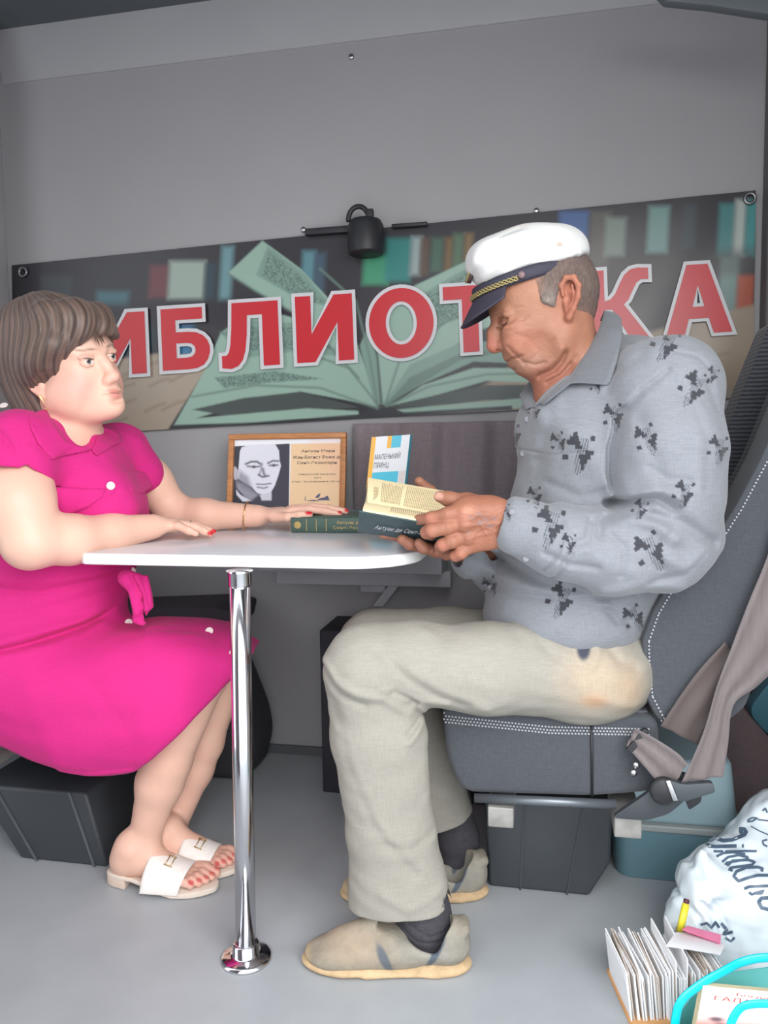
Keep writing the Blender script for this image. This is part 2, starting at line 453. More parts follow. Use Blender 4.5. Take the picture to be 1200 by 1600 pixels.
def struct(o): o['kind'] = 'structure'; return o
def onwall(s, y0, z): return E1 * s + E2 * 0 + Vector((0, 0, z)) + Vector((0, y0, 0)) * 1.0   # point at run s, plane y0
def RP(s, d, z):                      # room frame: s along the wall, d from the camera axis towards the wall (0 at camera)
    return E1 * s + E2 * d + Vector((0, 0, z))
DW = 2.23 * math.cos(AL)              # wall plane distance in the room frame
def run(p): return Vector(p).dot(E1)
def dep(p): return Vector(p).dot(E2)
sL = run(W(21, 420)); sR = run(W(1188, 300))
def quad_wall(name, s0, s1, d, z0, z1, th, m):
    return struct(MB().box(RP((s0 + s1) / 2, d + th / 2, (z0 + z1) / 2), (s1 - s0, th, z1 - z0), (E1, E2, EZ)).build(name, m))
quad_wall('wall_back', sL - 0.05, sR + 0.05, DW, -0.02, 2.30, 0.05, M_wall)
struct(MB().box(RP((sL + sR) / 2 - .3, DW - 1.0 + 0.3, -0.025), (sR - sL + 0.9, 2.9, 0.05), (E1, E2, EZ)).build('floor', M_floor))
struct(MB().box(RP((sL + sR) / 2 - .3, DW - 0.66, 2.225), (sR - sL + 0.9, 1.44, 0.05), (E1, E2, EZ)).build('ceiling', M_ceil))
struct(MB().box(RP(sL - 0.33, DW - 0.12, 1.1), (0.66, 0.20, 2.24), (E1, E2, EZ)).build('trim_4', M_wall2, bevel=0.01))
struct(MB().box(RP(sL - 0.69, DW - 0.68, 1.1), (0.05, 1.36, 2.3), (E1, E2, EZ)).build('wall_left', M_wall2))
struct(MB().box(RP(sR + 0.085, DW - 0.68, 1.1), (0.05, 1.36, 2.3), (E1, E2, EZ)).build('wall_right', M_wall2))
# unseen door side of the van, added and shaped to shade the upper left
m = MB(); yf = 0.62
m.box((-1.22, yf, 1.1), (1.32, 0.05, 2.3)); m.box((1.18, yf, 1.1), (0.50, 0.05, 2.3)); m.box((0.185, yf, 2.02), (1.50, 0.05, 0.5))
struct(m.build('wall_front_unseen', M_wall2))
# cornice board between panel and roof, leaning out a little
m = MB()
q = [RP(sL, DW, 2.06), RP(sR + .05, DW, 2.06), RP(sR + .05, DW - 0.035, 2.215), RP(sL, DW - 0.035, 2.215)]
q0 = [p + E2 * -0.006 for p in q]
m.hexa(q0, [p + E2 * 0.02 for p in q])
struct(m.build('trim_1', M_wall2, bevel=0.003))
# dark roof frame member at the upper right
m = MB(); a = [P(1010, -30, 1.7), P(1260, -30, 1.62), P(1260, 30, 1.62), P(1110, 7, 1.66), P(1040, 0, 1.68)]
m.prism(a, E2 * 0.03); struct(m.build('trim_2', M_ceil, bevel=0.004))
# dark upright pillar at the right end of the panel
M_pil = mat('pillar_grey', rgb(96, 92, 92), 0.6)
m = MB(); m.box(RP(sR + 0.035, DW - 0.03, 1.1), (0.06, 0.06, 2.2), (E1, E2, EZ))
struct(m.build('trim_3', M_pil, bevel=0.006))
# skirting
m = MB(); m.box(RP((sL + sR) / 2, DW - 0.004, 0.012), (sR - sL, 0.010, 0.03), (E1, E2, EZ))
struct(m.build('baseboard_back', mat('skirting', rgb(92, 94, 98), 0.6)))

# screws in the wall panel
for i, (px, py) in enumerate([(547, 85), (472, 357), (838, 327)]):
    c = W(px, py, 2.215)
    o = MB().lathe(c + E2 * 0.014, [(0.0085, 0), (0.008, 0.003), (0.005, 0.005), (0.0005, 0.0055)], 16, axis=-E2)
    o = o.build('screw', M_steel, smooth=True)
    tag(o, ['small steel screw high up in the grey wall panel', 'small steel screw beside the left end of the black cable cover',
            'small steel screw just above the middle of the banner edge'][i], 'screw')

# ---------------------------------------------------------------- banner
BT = [(20, 415), (1180, 298)]; BB = [(24, 684), (1176, 620)]
def banner_pt(u, v, off=0.0):
    a = W(BT[0][0], BT[0][1], 2.222 - off); b = W(BT[1][0], BT[1][1], 2.222 - off)
    c = W(BB[0][0], BB[0][1], 2.222 - off); d = W(BB[1][0], BB[1][1], 2.222 - off)
    t = a.lerp(b, u); e = c.lerp(d, u); p = t.lerp(e, v)
    w = 0.0035 * math.sin(9 * v + 3 * u) * math.sin(23 * u + 2 * v) * v + 0.003 * math.sin(60 * (u - 0.9) + 6 * v) * max(0, (u - 0.8)) * 5 * 0.6
    return p - E2 * (0.004 + w)
NU, NV = 640, 150
root = empty('banner', W(600, 660, 2.2), 'long printed vinyl banner with red lettering hung across the back wall', 'banner')
mb = MB(); mb.grid(lambda u, v: banner_pt(u, v), NU, NV)
bo = mb.build('printed_cloth', mat('banner_print', (1, 1, 1, 1), 0.33, attr='tint', spec=0.5), root, smooth=True, fixn=False)
X, Z = project(mb.v)
col = np.tile(lin3((52, 50, 55)), (len(X), 1))
def put(mask, c, a=1.0):
    global col
    w = (mask * a)[:, None]; col = col * (1 - w) + lin3(c) * w
# blurred shelves of books
vv = np.tile(np.linspace(0, 1, NV + 1), NU + 1)
def soft_quad(x0, x1, y0, y1, c, lean=0.0, s=10, a=0.9):
    put(poly_mask(X, Z, [(x0 + lean, y0), (x1 + lean, y0), (x1, y1), (x0, y1)], s), c, a)
books = [(150, 200, 455, 480, (70, 110, 120)), (232, 262, 415, 465, (110, 62, 68)), (262, 318, 408, 468, (160, 175, 165)),
         (318, 334, 412, 468, (50, 70, 80)), (342, 360, 385, 470, (110, 150, 155)), (470, 490, 392, 450, (95, 140, 150)), (488, 505, 395, 470, (70, 90, 105)),
         (566, 606, 398, 445, (70, 150, 115)), (600, 640, 372, 440, (50, 130, 125)), (640, 656, 370, 430, (150, 165, 165)), (655, 668, 372, 430, (95, 75, 62)),
         (672, 690, 372, 425, (70, 100, 85)), (694, 705, 372, 425, (120, 95, 60)), (706, 722, 365, 420, (85, 110, 85)), (724, 736, 365, 420, (130, 105, 70)),
         (872, 918, 330, 372, (70, 100, 150)), (918, 950, 330, 420, (92, 88, 84)), (944, 975, 340, 400, (120, 135, 125)), (1010, 1042, 322, 395, (115, 150, 145)),
         (1065, 1085, 320, 390, (60, 70, 75)), (1120, 1145, 318, 400, (70, 130, 130)), (1145, 1162, 312, 400, (175, 185, 178)), (1162, 1180, 312, 400, (60, 140, 140)),
         (1120, 1150, 400, 500, (110, 140, 135)), (1150, 1176, 430, 485, (170, 80, 55)), (262, 300, 505, 560, (60, 120, 160)), (190, 240, 500, 560, (40, 58, 66)),
         (60, 110, 430, 480, (62, 66, 70)), (40, 130, 520, 600, (70, 74, 84))]
for x0, x1, y0, y1, c in books: soft_quad(x0, x1, y0, y1, c, lean=(y1 - y0) * 0.06)
put(poly_mask(X, Z, [(20, 480), (520, 462), (520, 500), (20, 520)], 14), (44, 40, 46), 0.8)
put(poly_mask(X, Z, [(800, 425), (1180, 385), (1180, 425), (800, 470)], 14), (66, 62, 62), 0.5)
# wooden table top in the print
put(poly_mask(X, Z, [(0, 585), (250, 552), (420, 560), (420, 720), (0, 720)], 6), (165, 150, 134))
put(poly_mask(X, Z, [(820, 560), (960, 545), (1010, 520), (1200, 470), (1200, 700), (700, 700), (700, 640)], 8), (150, 135, 118))
put(poly_mask(X, Z, [(500, 655), (1200, 605), (1200, 700), (500, 700)], 3), (146, 138, 126))
for i in range(60):
    x = RNG.uniform(0, 1180); y = RNG.uniform(560, 680); L = RNG.uniform(20, 70)
    d = seg_dist(X, Z, [(x, y), (x + L * .6, y - L * .3), (x + L, y - L * .42)])
    base = (np.abs(col - lin3((165, 150, 134))).sum(1) < 0.12) | (np.abs(col - lin3((150, 135, 118))).sum(1) < 0.1)
    put(np.exp(-(d / 2.6) ** 2) * base, (110, 92, 76), 0.35)
# the open book of the print
G1, G2, G3, GD = (146, 174, 160), (124, 152, 140), (104, 128, 118), (70, 78, 76)
put(poly_mask(X, Z, [(262, 672), (320, 580), (420, 500), (560, 545), (590, 640), (560, 650)], 3), (40, 40, 44))
pages = [
 ([(272, 664), (318, 582), (345, 520), (400, 480), (470, 500), (560, 560), (590, 636), (540, 625), (470, 612), (400, 625)], G1),
 ([(356, 427), (410, 376), (470, 420), (545, 500), (580, 600), (592, 634), (560, 590), (470, 495), (400, 455)], G1),
 ([(400, 430), (418, 384), (476, 428), (520, 480), (470, 470)], G2),
 ([(345, 520), (390, 500), (470, 505), (545, 560), (470, 548), (380, 560)], G2),
 ([(318, 582), (430, 570), (520, 585), (590, 636), (500, 606), (400, 600), (300, 620)], G1),
 ([(335, 590), (430, 580), (505, 592), (430, 597), (350, 606)], G2),
 ([(300, 640), (380, 622), (470, 612), (560, 636), (470, 645), (380, 654)], GD),
 ([(272, 664), (290, 655), (400, 645), (480, 638), (560, 642), (560, 648), (400, 660)], G1),
 ([(562, 540), (580, 500), (600, 560), (600, 632), (585, 632)], G2),
 ([(600, 632), (590, 560), (600, 500), (640, 450), (735, 405), (860, 420), (870, 470), (740, 520), (640, 590)], G1),
 ([(640, 470), (735, 415), (840, 430), (740, 490), (660, 520)], G2),
 ([(600, 632), (640, 570), (720, 535), (860, 530), (870, 570), (740, 565), (660, 600)], G2),
 ([(610, 634), (660, 602), (740, 575), (880, 575), (880, 600), (760, 595), (680, 618)], G1),
 ([(612, 636), (680, 618), (760, 602), (900, 600), (900, 625), (760, 625), (680, 636)], GD),
 ([(620, 640), (700, 632), (820, 622), (900, 620), (900, 632), (760, 640), (640, 648)], G1),
 ([(600, 636), (640, 590), (720, 552), (800, 548), (720, 562), (650, 604)], G3)]
for pl, c in pages: put(poly_mask(X, Z, pl, 2.5), c)
put(poly_mask(X, Z, [(560, 648), (580, 636), (612, 636), (622, 645), (800, 634), (800, 640), (620, 652), (600, 656), (570, 656), (400, 668), (270, 676), (270, 670), (400, 660)], 2), (46, 48, 52))
for pts, c in [([(590, 636), (578, 560), (556, 470), (500, 420)], G3), ([(596, 636), (590, 560), (575, 490)], GD), ([(356, 427), (400, 455), (470, 495), (560, 590)], G3),
               ([(345, 520), (470, 548), (545, 575), (590, 632)], G3), ([(604, 634), (650, 590), (740, 550), (860, 548)], G3), ([(606, 634), (670, 604), (760, 585), (870, 582)], G3),
               ([(300, 620), (400, 602), (500, 606), (590, 638)], G3), ([(602, 632), (625, 560), (700, 500), (800, 470)], G3)]:
    put(np.exp(-(seg_dist(X, Z, pts) / 2.2) ** 2), c, 0.8)
tx = poly_mask(X, Z, [(640, 475), (730, 425), (840, 435), (740, 485), (660, 520)], 3) + poly_mask(X, Z, [(410, 430), (420, 392), (468, 430), (510, 475), (470, 468)], 3) \
     + poly_mask(X, Z, [(335, 590), (430, 580), (505, 592), (430, 597), (350, 606)], 3) + poly_mask(X, Z, [(365, 520), (400, 508), (470, 512), (520, 545), (470, 538), (390, 548)], 3)
put(np.clip(tx, 0, 1) * (RNG.uniform(0, 1, len(X)) > 0.45), (84, 104, 98), 0.7)
color_attr(bo.data, col)
# red letters with a pale outline
M_red = mat('banner_red', rgb(196, 40, 50), 0.33); M_out = mat('banner_white', rgb(205, 205, 208), 0.33)
letters = [('Б', 38, 122, 494, 603, 0), ('И', 136, 233, 484, 594, 0), ('Б', 247, 333, 476, 585, 0), ('Л', 340, 441, 467, 581, 0), ('И', 457, 557, 456, 573, 0),
           ('О', 571, 683, 447, 566, 0), ('Т', 688, 782, 441, 558, 0), ('Е', 806, 886, 429, 549, 0), ('К', 915, 1020, 416, 540, 0), ('А', 1034, 1148, 408, 530, 0)]
def ellp(cx, cy, rx, ry, n=40, rev=False):
    L = [(cx + rx * math.cos(2 * math.pi * i / n), cy + ry * math.sin(2 * math.pi * i / n)) for i in range(n)]
    return L
GLY = {
 'И': [[(0, 0), (0, 1), (.27, 1), (.27, .42), (.68, 1), (1, 1), (1, 0), (.73, 0), (.73, .58), (.32, 0)]],
 'Б': [[(0, 0), (0, 1), (.86, 1), (.86, .81), (.3, .81), (.3, .61), (.55, .61), (.72, .595), (.86, .54), (.95, .46), (.995, .36), (.995, .26), (.95, .15), (.86, .06), (.72, .012), (.55, 0)],
       [(.3, .19), (.3, .43), (.52, .43), (.62, .415), (.68, .37), (.7, .31), (.68, .25), (.62, .205), (.52, .19)]],
 'Л': [[(.2, 1), (1, 1), (1, 0), (.72, 0), (.72, .8), (.46, .8), (.445, .5), (.41, .25), (.36, .11), (.28, .02), (.16, -.02), (0, 0), (0, .19), (.08, .19), (.125, .24), (.155, .36), (.18, .6)]],
 'О': [ellp(.5, .5, .5, .52), ellp(.5, .5, .24, .32)],
 'Т': [[(.35, 0), (.35, .8), (0, .8), (0, 1), (1, 1), (1, .8), (.65, .8), (.65, 0)]],
 'Е': [[(0, 0), (0, 1), (1, 1), (1, .8), (.36, .8), (.36, .61), (.92, .61), (.92, .42), (.36, .42), (.36, .2), (1, .2), (1, 0)]],
 'К': [[(0, 0), (0, 1), (.26, 1), (.26, .56), (.36, .585), (.44, .66), (.52, .80), (.60, .92), (.70, .99), (.82, 1.01), (1, 1), (1, .84), (.88, .845), (.80, .80), (.73, .69), (.66, .57), (.58, .50), (1, 0), (.68, 0), (.38, .44), (.26, .44), (.26, 0)]],
 'А': [[(0, 0), (.34, 1), (.66, 1), (1, 0), (.72, 0), (.65, .22), (.35, .22), (.28, 0)], [(.41, .39), (.5, .70), (.59, .39)]]}
def area2(L): return sum(L[i][0] * L[(i + 1) % len(L)][1] - L[(i + 1) % len(L)][0] * L[i][1] for i in range(len(L)))
def offset_loop(L, d):                 # grow a loop by d (mitred); holes shrink with negative d
    if area2(L) < 0: L = L[::-1]
    out = []; n = len(L)
    for i in range(n):
        p0, p1, p2 = L[i - 1], L[i], L[(i + 1) % n]
        e0 = (p1[0] - p0[0], p1[1] - p0[1]); e1 = (p2[0] - p1[0], p2[1] - p1[1])
        l0 = math.hypot(*e0); l1 = math.hypot(*e1); n0 = (e0[1] / l0, -e0[0] / l0); n1 = (e1[1] / l1, -e1[0] / l1)
        bx, by = n0[0] + n1[0], n0[1] + n1[1]; bb = (bx * bx + by * by) / 2 + 1e-9; k = min(1 / bb, 2.2)
        out.append((p1[0] + bx * d * k, p1[1] + by * d * k))
    return out
from mathutils.geometry import tessellate_polygon
def flat_letter(mb, loops, f):         # loops in picture units, f maps to the world
    L3 = [[Vector((x, y, 0)) for x, y in l] for l in loops]; tri = tessellate_polygon(L3)
    allp = [p for l in loops for p in l]
    mb.add([f(x, y) for x, y in allp], [list(t) for t in tri])
mo = MB(); mr_ = MB()
for ch, x0, x1, y0, y1, _ in letters:
    g = GLY[ch]; ins = 5.5; w_ = x1 - x0 - 2 * ins; h_ = y1 - y0 - 2 * ins - 0.055 * w_ * 0.5
    def tp(x, y, w_=w_, h_=h_, x0=x0, y1=y1): return (x0 + ins + x * w_ + (1 - y) * 4 - 2, -(y1 - ins - y * h_ - 0.065 * x * w_))
    L0 = [[tp(*p) for p in l] for l in g]
    if area2(L0[0]) < 0: L0[0] = L0[0][::-1]
    Lo = [offset_loop(L0[0], ins)] + [offset_loop(l, -ins * .95) for l in L0[1:]]
    flat_letter(mo, Lo, lambda x, y: W(x, -y, 2.222 - 0.0125)); flat_letter(mr_, L0, lambda x, y: W(x, -y, 2.222 - 0.0145))
mo.build('letter_outline', M_out, root, fixn=False); mr_.build('lettering', M_red, root, fixn=False)
for px, py in ((36, 425), (1172, 310)):
    c = W(px, py, 2.212)
    g = MB(); n = 20
    pts = [c + (E1 * math.cos(2 * math.pi * i / n) + EZ * math.sin(2 * math.pi * i / n)) * 0.0125 for i in range(n + 1)]
    g.tube(pts, 0.004, 8, caps=False); g.build('grommet', M_dsteel, root, smooth=True)

# black junction with looped cable above the banner, and the flat cable cover beside it
root = empty('cable_box', W(570, 400, 2.17), 'round black plastic junction box with a cable loop over the top edge of the banner', 'cable box')
c = W(569, 366, 2.15)
m = MB().lathe(c - EZ * 0.05 + E2 * 0.02, [(0.044, 0), (0.05, 0.004), (0.051, 0.05), (0.05, 0.054), (0.05, 0.075), (0.042, 0.092), (0.02, 0.098), (0.001, 0.099)], 28)
m.build('housing', M_blk, root, smooth=False, bevel=0.002)
a = W(545, 345, 2.15); pts = []
for i in range(14):
    t = math.pi * (1.05 - i / 13 * 1.15); pts.append(W(560, 342, 2.15) + E1 * math.cos(t) * 0.028 + EZ * math.sin(t) * 0.033)
MB().tube(pts, 0.007, 10).build('cable', M_blk, root, smooth=True)
m = MB().box(W(578, 336, 2.15), (0.02, 0.02, 0.03), (E1, E2, EZ)); m.build('cable_gland', M_blk, root, bevel=0.003)
m = MB(); m.box(W(512, 361, 2.205), (0.13, 0.02, 0.018), (E1, E2, EZ))
tag(m.build('cable_cover', M_blk, bevel=0.002), 'flat black cable cover to the left of the round junction box', 'cable cover')
m = MB(); m.box(W(640, 352, 2.205), (0.1, 0.016, 0.010), (E1, E2, EZ))
tag(m.build('cable_cover', M_blk, bevel=0.002), 'thin black cable cover to the right of the round junction box', 'cable cover')

# brownish curtain below the banner
M_cur = mat('curtain_cloth', rgb(134, 122, 126), 0.85, weave=0.12, wscale=500, sheen=0.2)
def cur(u, v):
    s0 = run(W(556, 700)); s1 = run(W(846, 700)); s = s0 + (s1 - s0) * u
    z = 1.0 - 0.28 * v
    return RP(s, DW - 0.03 - 0.010 * math.sin(u * 21 + 0.4 * math.sin(3 * v)) - 0.005 * math.sin(47 * u + v), z)
o = MB().grid(cur, 140, 20).build('curtain', M_cur, smooth=True, solid=0.002)
tag(o, 'brownish grey fabric curtain hanging on the wall below the banner', 'curtain')

# power outlets and trunking below the table
M_trunk = mat('trunking_white', rgb(176, 178, 182), 0.45)
M_sock = mat('socket_white', rgb(205, 203, 200), 0.35)
y1 = 2.06
root = empty('cable_trunking', W(560, 893, y1), 'light grey trunking box under the far side of the table', 'cable trunking')
def wbox(mb, x0, y0_, x1, y1_, plane, th, mi=0):     # box whose front face spans the two pixels
    a = W(x0, y1_, plane); b = W(x1, y0_, plane)
    s0, s1 = run(a), run(b); z0, z1 = a.z, b.z
    mb.box(RP((s0 + s1) / 2, dep(a) + th / 2, (z0 + z1) / 2), (abs(s1 - s0), th, abs(z1 - z0)), (E1, E2, EZ), mi)
m = MB(); wbox(m, 402, 842, 690, 893, y1, 0.13); m.build('housing', M_trunk, root, bevel=0.003)
m = MB(); wbox(m, 432, 893, 704, 912, 2.13, 0.05); m.build('backplate', M_trunk, root, bevel=0.002)
m = MB(); wbox(m, 563, 910, 602, 925, 2.17, 0.03); m.build('cable_clip', M_trunk, root, bevel=0.002)
a, b = W(632, 893, 2.15), W(590, 948, 2.15)
m = MB(); w = E1 * 0.016; m.hexa([a - w, a + w, b + w, b - w], [p + E2 * 0.01 for p in (a - w, a + w, b + w, b - w)])
m.build('flat_cable', M_trunk, root, bevel=0.002)
for i, (xa, xb, lab) in enumerate(((503, 560, 'double wall socket on the trunking under the table, mostly hidden, farther left of the two'),
                                   (563, 622, 'double wall socket under the table edge next to the open book'))):
    r = empty('wall_socket', W((xa + xb) / 2, 884, 2.05), lab, 'wall socket', 'wall sockets under the table')
    m = MB(); wbox(m, xa, 850, xb, 884, 2.048, 0.012); m.build('faceplate', M_sock, r, bevel=0.002)
    for k in (0.26, 0.75):
        c = W(xa + (xb - xa) * k, 866, 2.046)
        mm = MB().lathe(c + E2 * 0.001, [(0.0215, 0), (0.0215, 0.004), (0.019, 0.005), (0.018, 0.001), (0.001, 0.0008)], 28, axis=-E2)
        so = mm.build('socket_ring', M_sock, r, smooth=True)
        for dx, dz in ((-0.009, 0), (0.009, 0), (0, 0.014), (0, -0.014)):
            MB().lathe(c + E1 * dx + EZ * dz + E2 * 0.002, [(0.0028, 0), (0.0028, 0.003), (0.0005, 0.0031)], 10, axis=-E2).build('contact', M_blk, so)
# ---------------------------------------------------------------- table
M_top = mat('white_laminate', rgb(214, 214, 220), 0.22, var=0.01, vscale=10)
M_edge = mat('white_edge_band', rgb(236, 236, 234), 0.35)
M_chrome = mat('chrome', rgb(225, 225, 228), 0.12, metal=1.0, bump=0.02, bscale=60)
zt = 0.74
root = empty('table', F(385, 1497), 'white laminate folding table on a single chrome post', 'table')
fl = F(105, 872, zt - 0.005); fr = F(600, 872, zt - 0.005)
dF = (dep(fl) + dep(fr)) / 2
s0 = run(fl); s1 = run(F(684, 843, zt))
out = []
def arc(cs, cd, r, a0, a1, n=14):
    for i in range(n + 1):
        t = math.radians(a0 + (a1 - a0) * i / n); out.append((cs + r * math.cos(t), cd + r * math.sin(t)))
dW = DW - 0.005
arc(s0 + 0.02, dF + 0.02, 0.02, 180, 270, 8)
arc(s1 - 0.14, dF + 0.13, 0.13, 270, 360, 20)
out += [(s1 - 0.01, dW), (s0, dW)]
zb = zt - 0.022
m = MB(); m.prism([RP(s, d, zb) for s, d in out], EZ * 0.022)
for i in range(len(m.m)): m.m[i] = 1
m.m[1] = 0
m.build('tabletop', [M_top, M_edge], root, bevel=0.004, bseg=3)
pb = F(385, 1497); ptp = P(374, 880, pb.y + 0.005); ptp.z = zb
MB().tube([pb + EZ * 0.01, ptp], 0.0185, 32).build('post', M_chrome, root, smooth=True)
MB().lathe(pb, [(0.047, 0), (0.047, 0.004), (0.042, 0.008), (0.030, 0.011), (0.024, 0.014), (0.0235, 0.03), (0.0195, 0.032)], 36).build('foot_flange', M_chrome, root, smooth=True)
MB().lathe(ptp - EZ * 0.028, [(0.0188, 0), (0.0205, 0.003), (0.0205, 0.024), (0.024, 0.0285)], 32).build('top_flange', M_chrome, root, smooth=True)

# ---------------------------------------------------------------- framed portrait
def panel_frame(c00, c10, c01):        # local sheet frame, returns map(u,v,lift)
    c00, c10, c01 = Vector(c00), Vector(c10), Vector(c01); u = c10 - c00; v = c01 - c00; n = u.cross(v).normalized()
    if n.y > 0: n = -n
    return lambda a, b, l=0.0: c00 + u * a + v * b + n * l, n
zz = zt + 0.001
a = F(354, 806, zz); b = a + E1 * 0.345
fw, fh = 0.345, 0.236
d0 = dep(W(360, 806, 2.09)); s00 = run(W(355, 806, 2.09))
lean = math.radians(9)
base0 = RP(s00, d0, zz); U = E1 + E2 * 0.03; U.normalize(); VV = (EZ * math.cos(lean) + E2 * math.sin(lean))
c00 = base0; c10 = base0 + U * fw; c01 = base0 + VV * fh
fm, fn = panel_frame(c00, c10, c01)
root = empty('photo_frame', base0, 'wooden picture frame with a black and white portrait and printed text, leaning on the wall', 'picture frame')
M_wood = mat('frame_wood', rgb(190, 128, 78), 0.45, var=0.18, vscale=12, stretch=(2, 2, 14), detail=6)
t = 0.016
m = MB()
def bar(u0, v0, u1, v1):
    du = t / fw; dv = t / fh
    def pt(a_, b_, l): return fm(a_, b_, l)
    m.hexa([pt(u0, v0, 0.012), pt(u1, v0, 0.012), pt(u1, v1, 0.012), pt(u0, v1, 0.012)], [pt(u0, v0, -0.004), pt(u1, v0, -0.004), pt(u1, v1, -0.004), pt(u0, v1, -0.004)])
bar(0, 0, 1, t / fh); bar(0, 1 - t / fh, 1, 1); bar(0, t / fh, t / fw, 1 - t / fh); bar(1 - t / fw, t / fh, 1, 1 - t / fh)
m.build('wood_frame', M_wood, root, bevel=0.003)
MB().hexa([fm(.02, .02, -.004), fm(.98, .02, -.004), fm(.98, .98, -.004), fm(.02, .98, -.004)], [fm(.02, .02, -.007), fm(.98, .02, -.007), fm(.98, .98, -.007), fm(.02, .98, -.007)]).build('backing_board', mat('hardboard', rgb(120, 90, 60), 0.8), root)
# print: u from 0 to 1, v up; drawn in picture pixels of the photo crop
m = MB(); NUp, NVp = 220, 150
m.grid(lambda u, v: fm(0.03 + 0.94 * u, 0.03 + 0.94 * v, 0.001), NUp, NVp)
pr = m.build('printed_sheet', mat('glossy_print', (1, 1, 1, 1), 0.3, attr='tint'), root, fixn=False)
U_, V_ = np.meshgrid(np.linspace(0, 1, NUp + 1), np.linspace(0, 1, NVp + 1), indexing='ij')
X = 160 + U_.ravel() * 920; Z = 122 + (1 - V_.ravel()) * 690
col = np.tile(lin3((238, 240, 246)), (len(X), 1))
put(poly_mask(X, Z, [(166, 205), (640, 188), (648, 900), (150, 900)], 4), (72, 72, 82))
put(poly_mask(X, Z, [(650, 190), (1082, 190), (1082, 900), (650, 900)], 3), (240, 205, 165))
put(poly_mask(X, Z, [(850, 190), (1082, 190), (1082, 560), (980, 420)], 160), (244, 190, 160), 0.6)
face = [(222, 250), (235, 215), (290, 196), (400, 190), (520, 194), (552, 250), (560, 340), (572, 385), (552, 470), (525, 560), (490, 625), (430, 640), (380, 625), (330, 570), (250, 520), (205, 490), (215, 400)]
put(poly_mask(X, Z, [(205, 240), (235, 205), (260, 260), (240, 420), (200, 440)], 10), (60, 60, 68))
put(poly_mask(X, Z, face, 8), (222, 222, 232))
put(poly_mask(X, Z, [(168, 395), (190, 385), (215, 430), (205, 512), (180, 500)], 6), (190, 190, 202))
put(poly_mask(X, Z, [(200, 520), (290, 560), (390, 640), (330, 690), (210, 640)], 30), (150, 150, 162))
put(poly_mask(X, Z, [(225, 420), (300, 480), (350, 620), (260, 580), (205, 500)], 40), (120, 120, 132), 0.7)
put(poly_mask(X, Z, [(400, 640), (500, 620), (500, 690), (420, 690)], 12), (205, 205, 215))
put(poly_mask(X, Z, [(195, 570), (300, 680), (420, 800), (150, 800)], 8), (60, 60, 70)); put(poly_mask(X, Z, [(198, 590), (240, 640), (330, 692), (260, 700), (205, 640)], 8), (210, 210, 220))
for pts, w, c in [([(275, 365), (320, 345), (370, 345), (408, 372)], 9, (50, 50, 58)), ([(462, 360), (505, 338), (550, 342)], 8, (50, 50, 58)), ([(290, 385), (345, 392), (392, 388)], 8, (90, 90, 100)),
                  ([(475, 380), (510, 378), (545, 378)], 8, (90, 90, 100)), ([(412, 360), (405, 420), (390, 465)], 8, (150, 150, 162)), ([(388, 462), (420, 482), (470, 472)], 9, (70, 70, 80)),
                  ([(372, 545), (430, 548), (492, 540)], 6, (90, 90, 100)), ([(380, 572), (430, 582), (462, 572)], 8, (130, 130, 142)), ([(420, 410), (430, 450), (440, 470)], 12, (110, 110, 122))]:
    put(np.exp(-(seg_dist(X, Z, pts) / w) ** 2), c, 0.9)
for ex, ey in ((345, 390), (512, 380)): put(np.exp(-(((X - ex) / 14) ** 2 + ((Z - ey) / 12) ** 2)), (30, 30, 36), 0.95)
color_attr(pr.data, col)
m = MB()
def ptxt(mb, body, x0, x1, y0, y1, fmn, X0=160, XW=920, Y0=122, YH=690, lo=0.03, sp=0.94, lift=0.0016, bold=0.0):
    def q(x, y): return fmn(lo + sp * (x - X0) / XW, lo + sp * (1 - (y - Y0) / YH), lift)
    text_quad(mb, body, q(x0, y1), q(x1, y1), q(x0, y0), bold=bold)
ptxt(m, 'Антуан Мари', 738, 1012, 244, 274, fm, bold=.01); ptxt(m, 'Жан-Батист Роже де', 668, 1074, 296, 330, fm, bold=.01); ptxt(m, 'Сент-Экзюпери', 706, 1030, 346, 378, fm, bold=.01)
ptxt(m, 'французский писатель,', 704, 1030, 452, 472, fm); ptxt(m, 'поэт', 850, 905, 486, 502, fm); ptxt(m, 'и профессиональный лётчик', 668, 1074, 516, 536, fm)
m.build('caption', mat('ink_brown', rgb(84, 72, 72), 0.6), root, fixn=False)
m = MB()
def fq(x, y, l=0.0016): return fm(0.03 + 0.94 * (x - 160) / 920, 0.03 + 0.94 * (1 - (y - 122) / 690), l)
for pl in ([(775, 690), (780, 655), (784, 655), (782, 690)], [(860, 668), (880, 640), (905, 628), (900, 650), (890, 668)], [(870, 690), (900, 672), (950, 660), (985, 690)], [(945, 655), (965, 650), (975, 680), (955, 675)], [(780, 694), (850, 686), (900, 700)]):
    m.poly([fq(*p) for p in pl])
m.build('small_drawing', mat('ink_blue', rgb(92, 90, 120), 0.6), root, fixn=False)

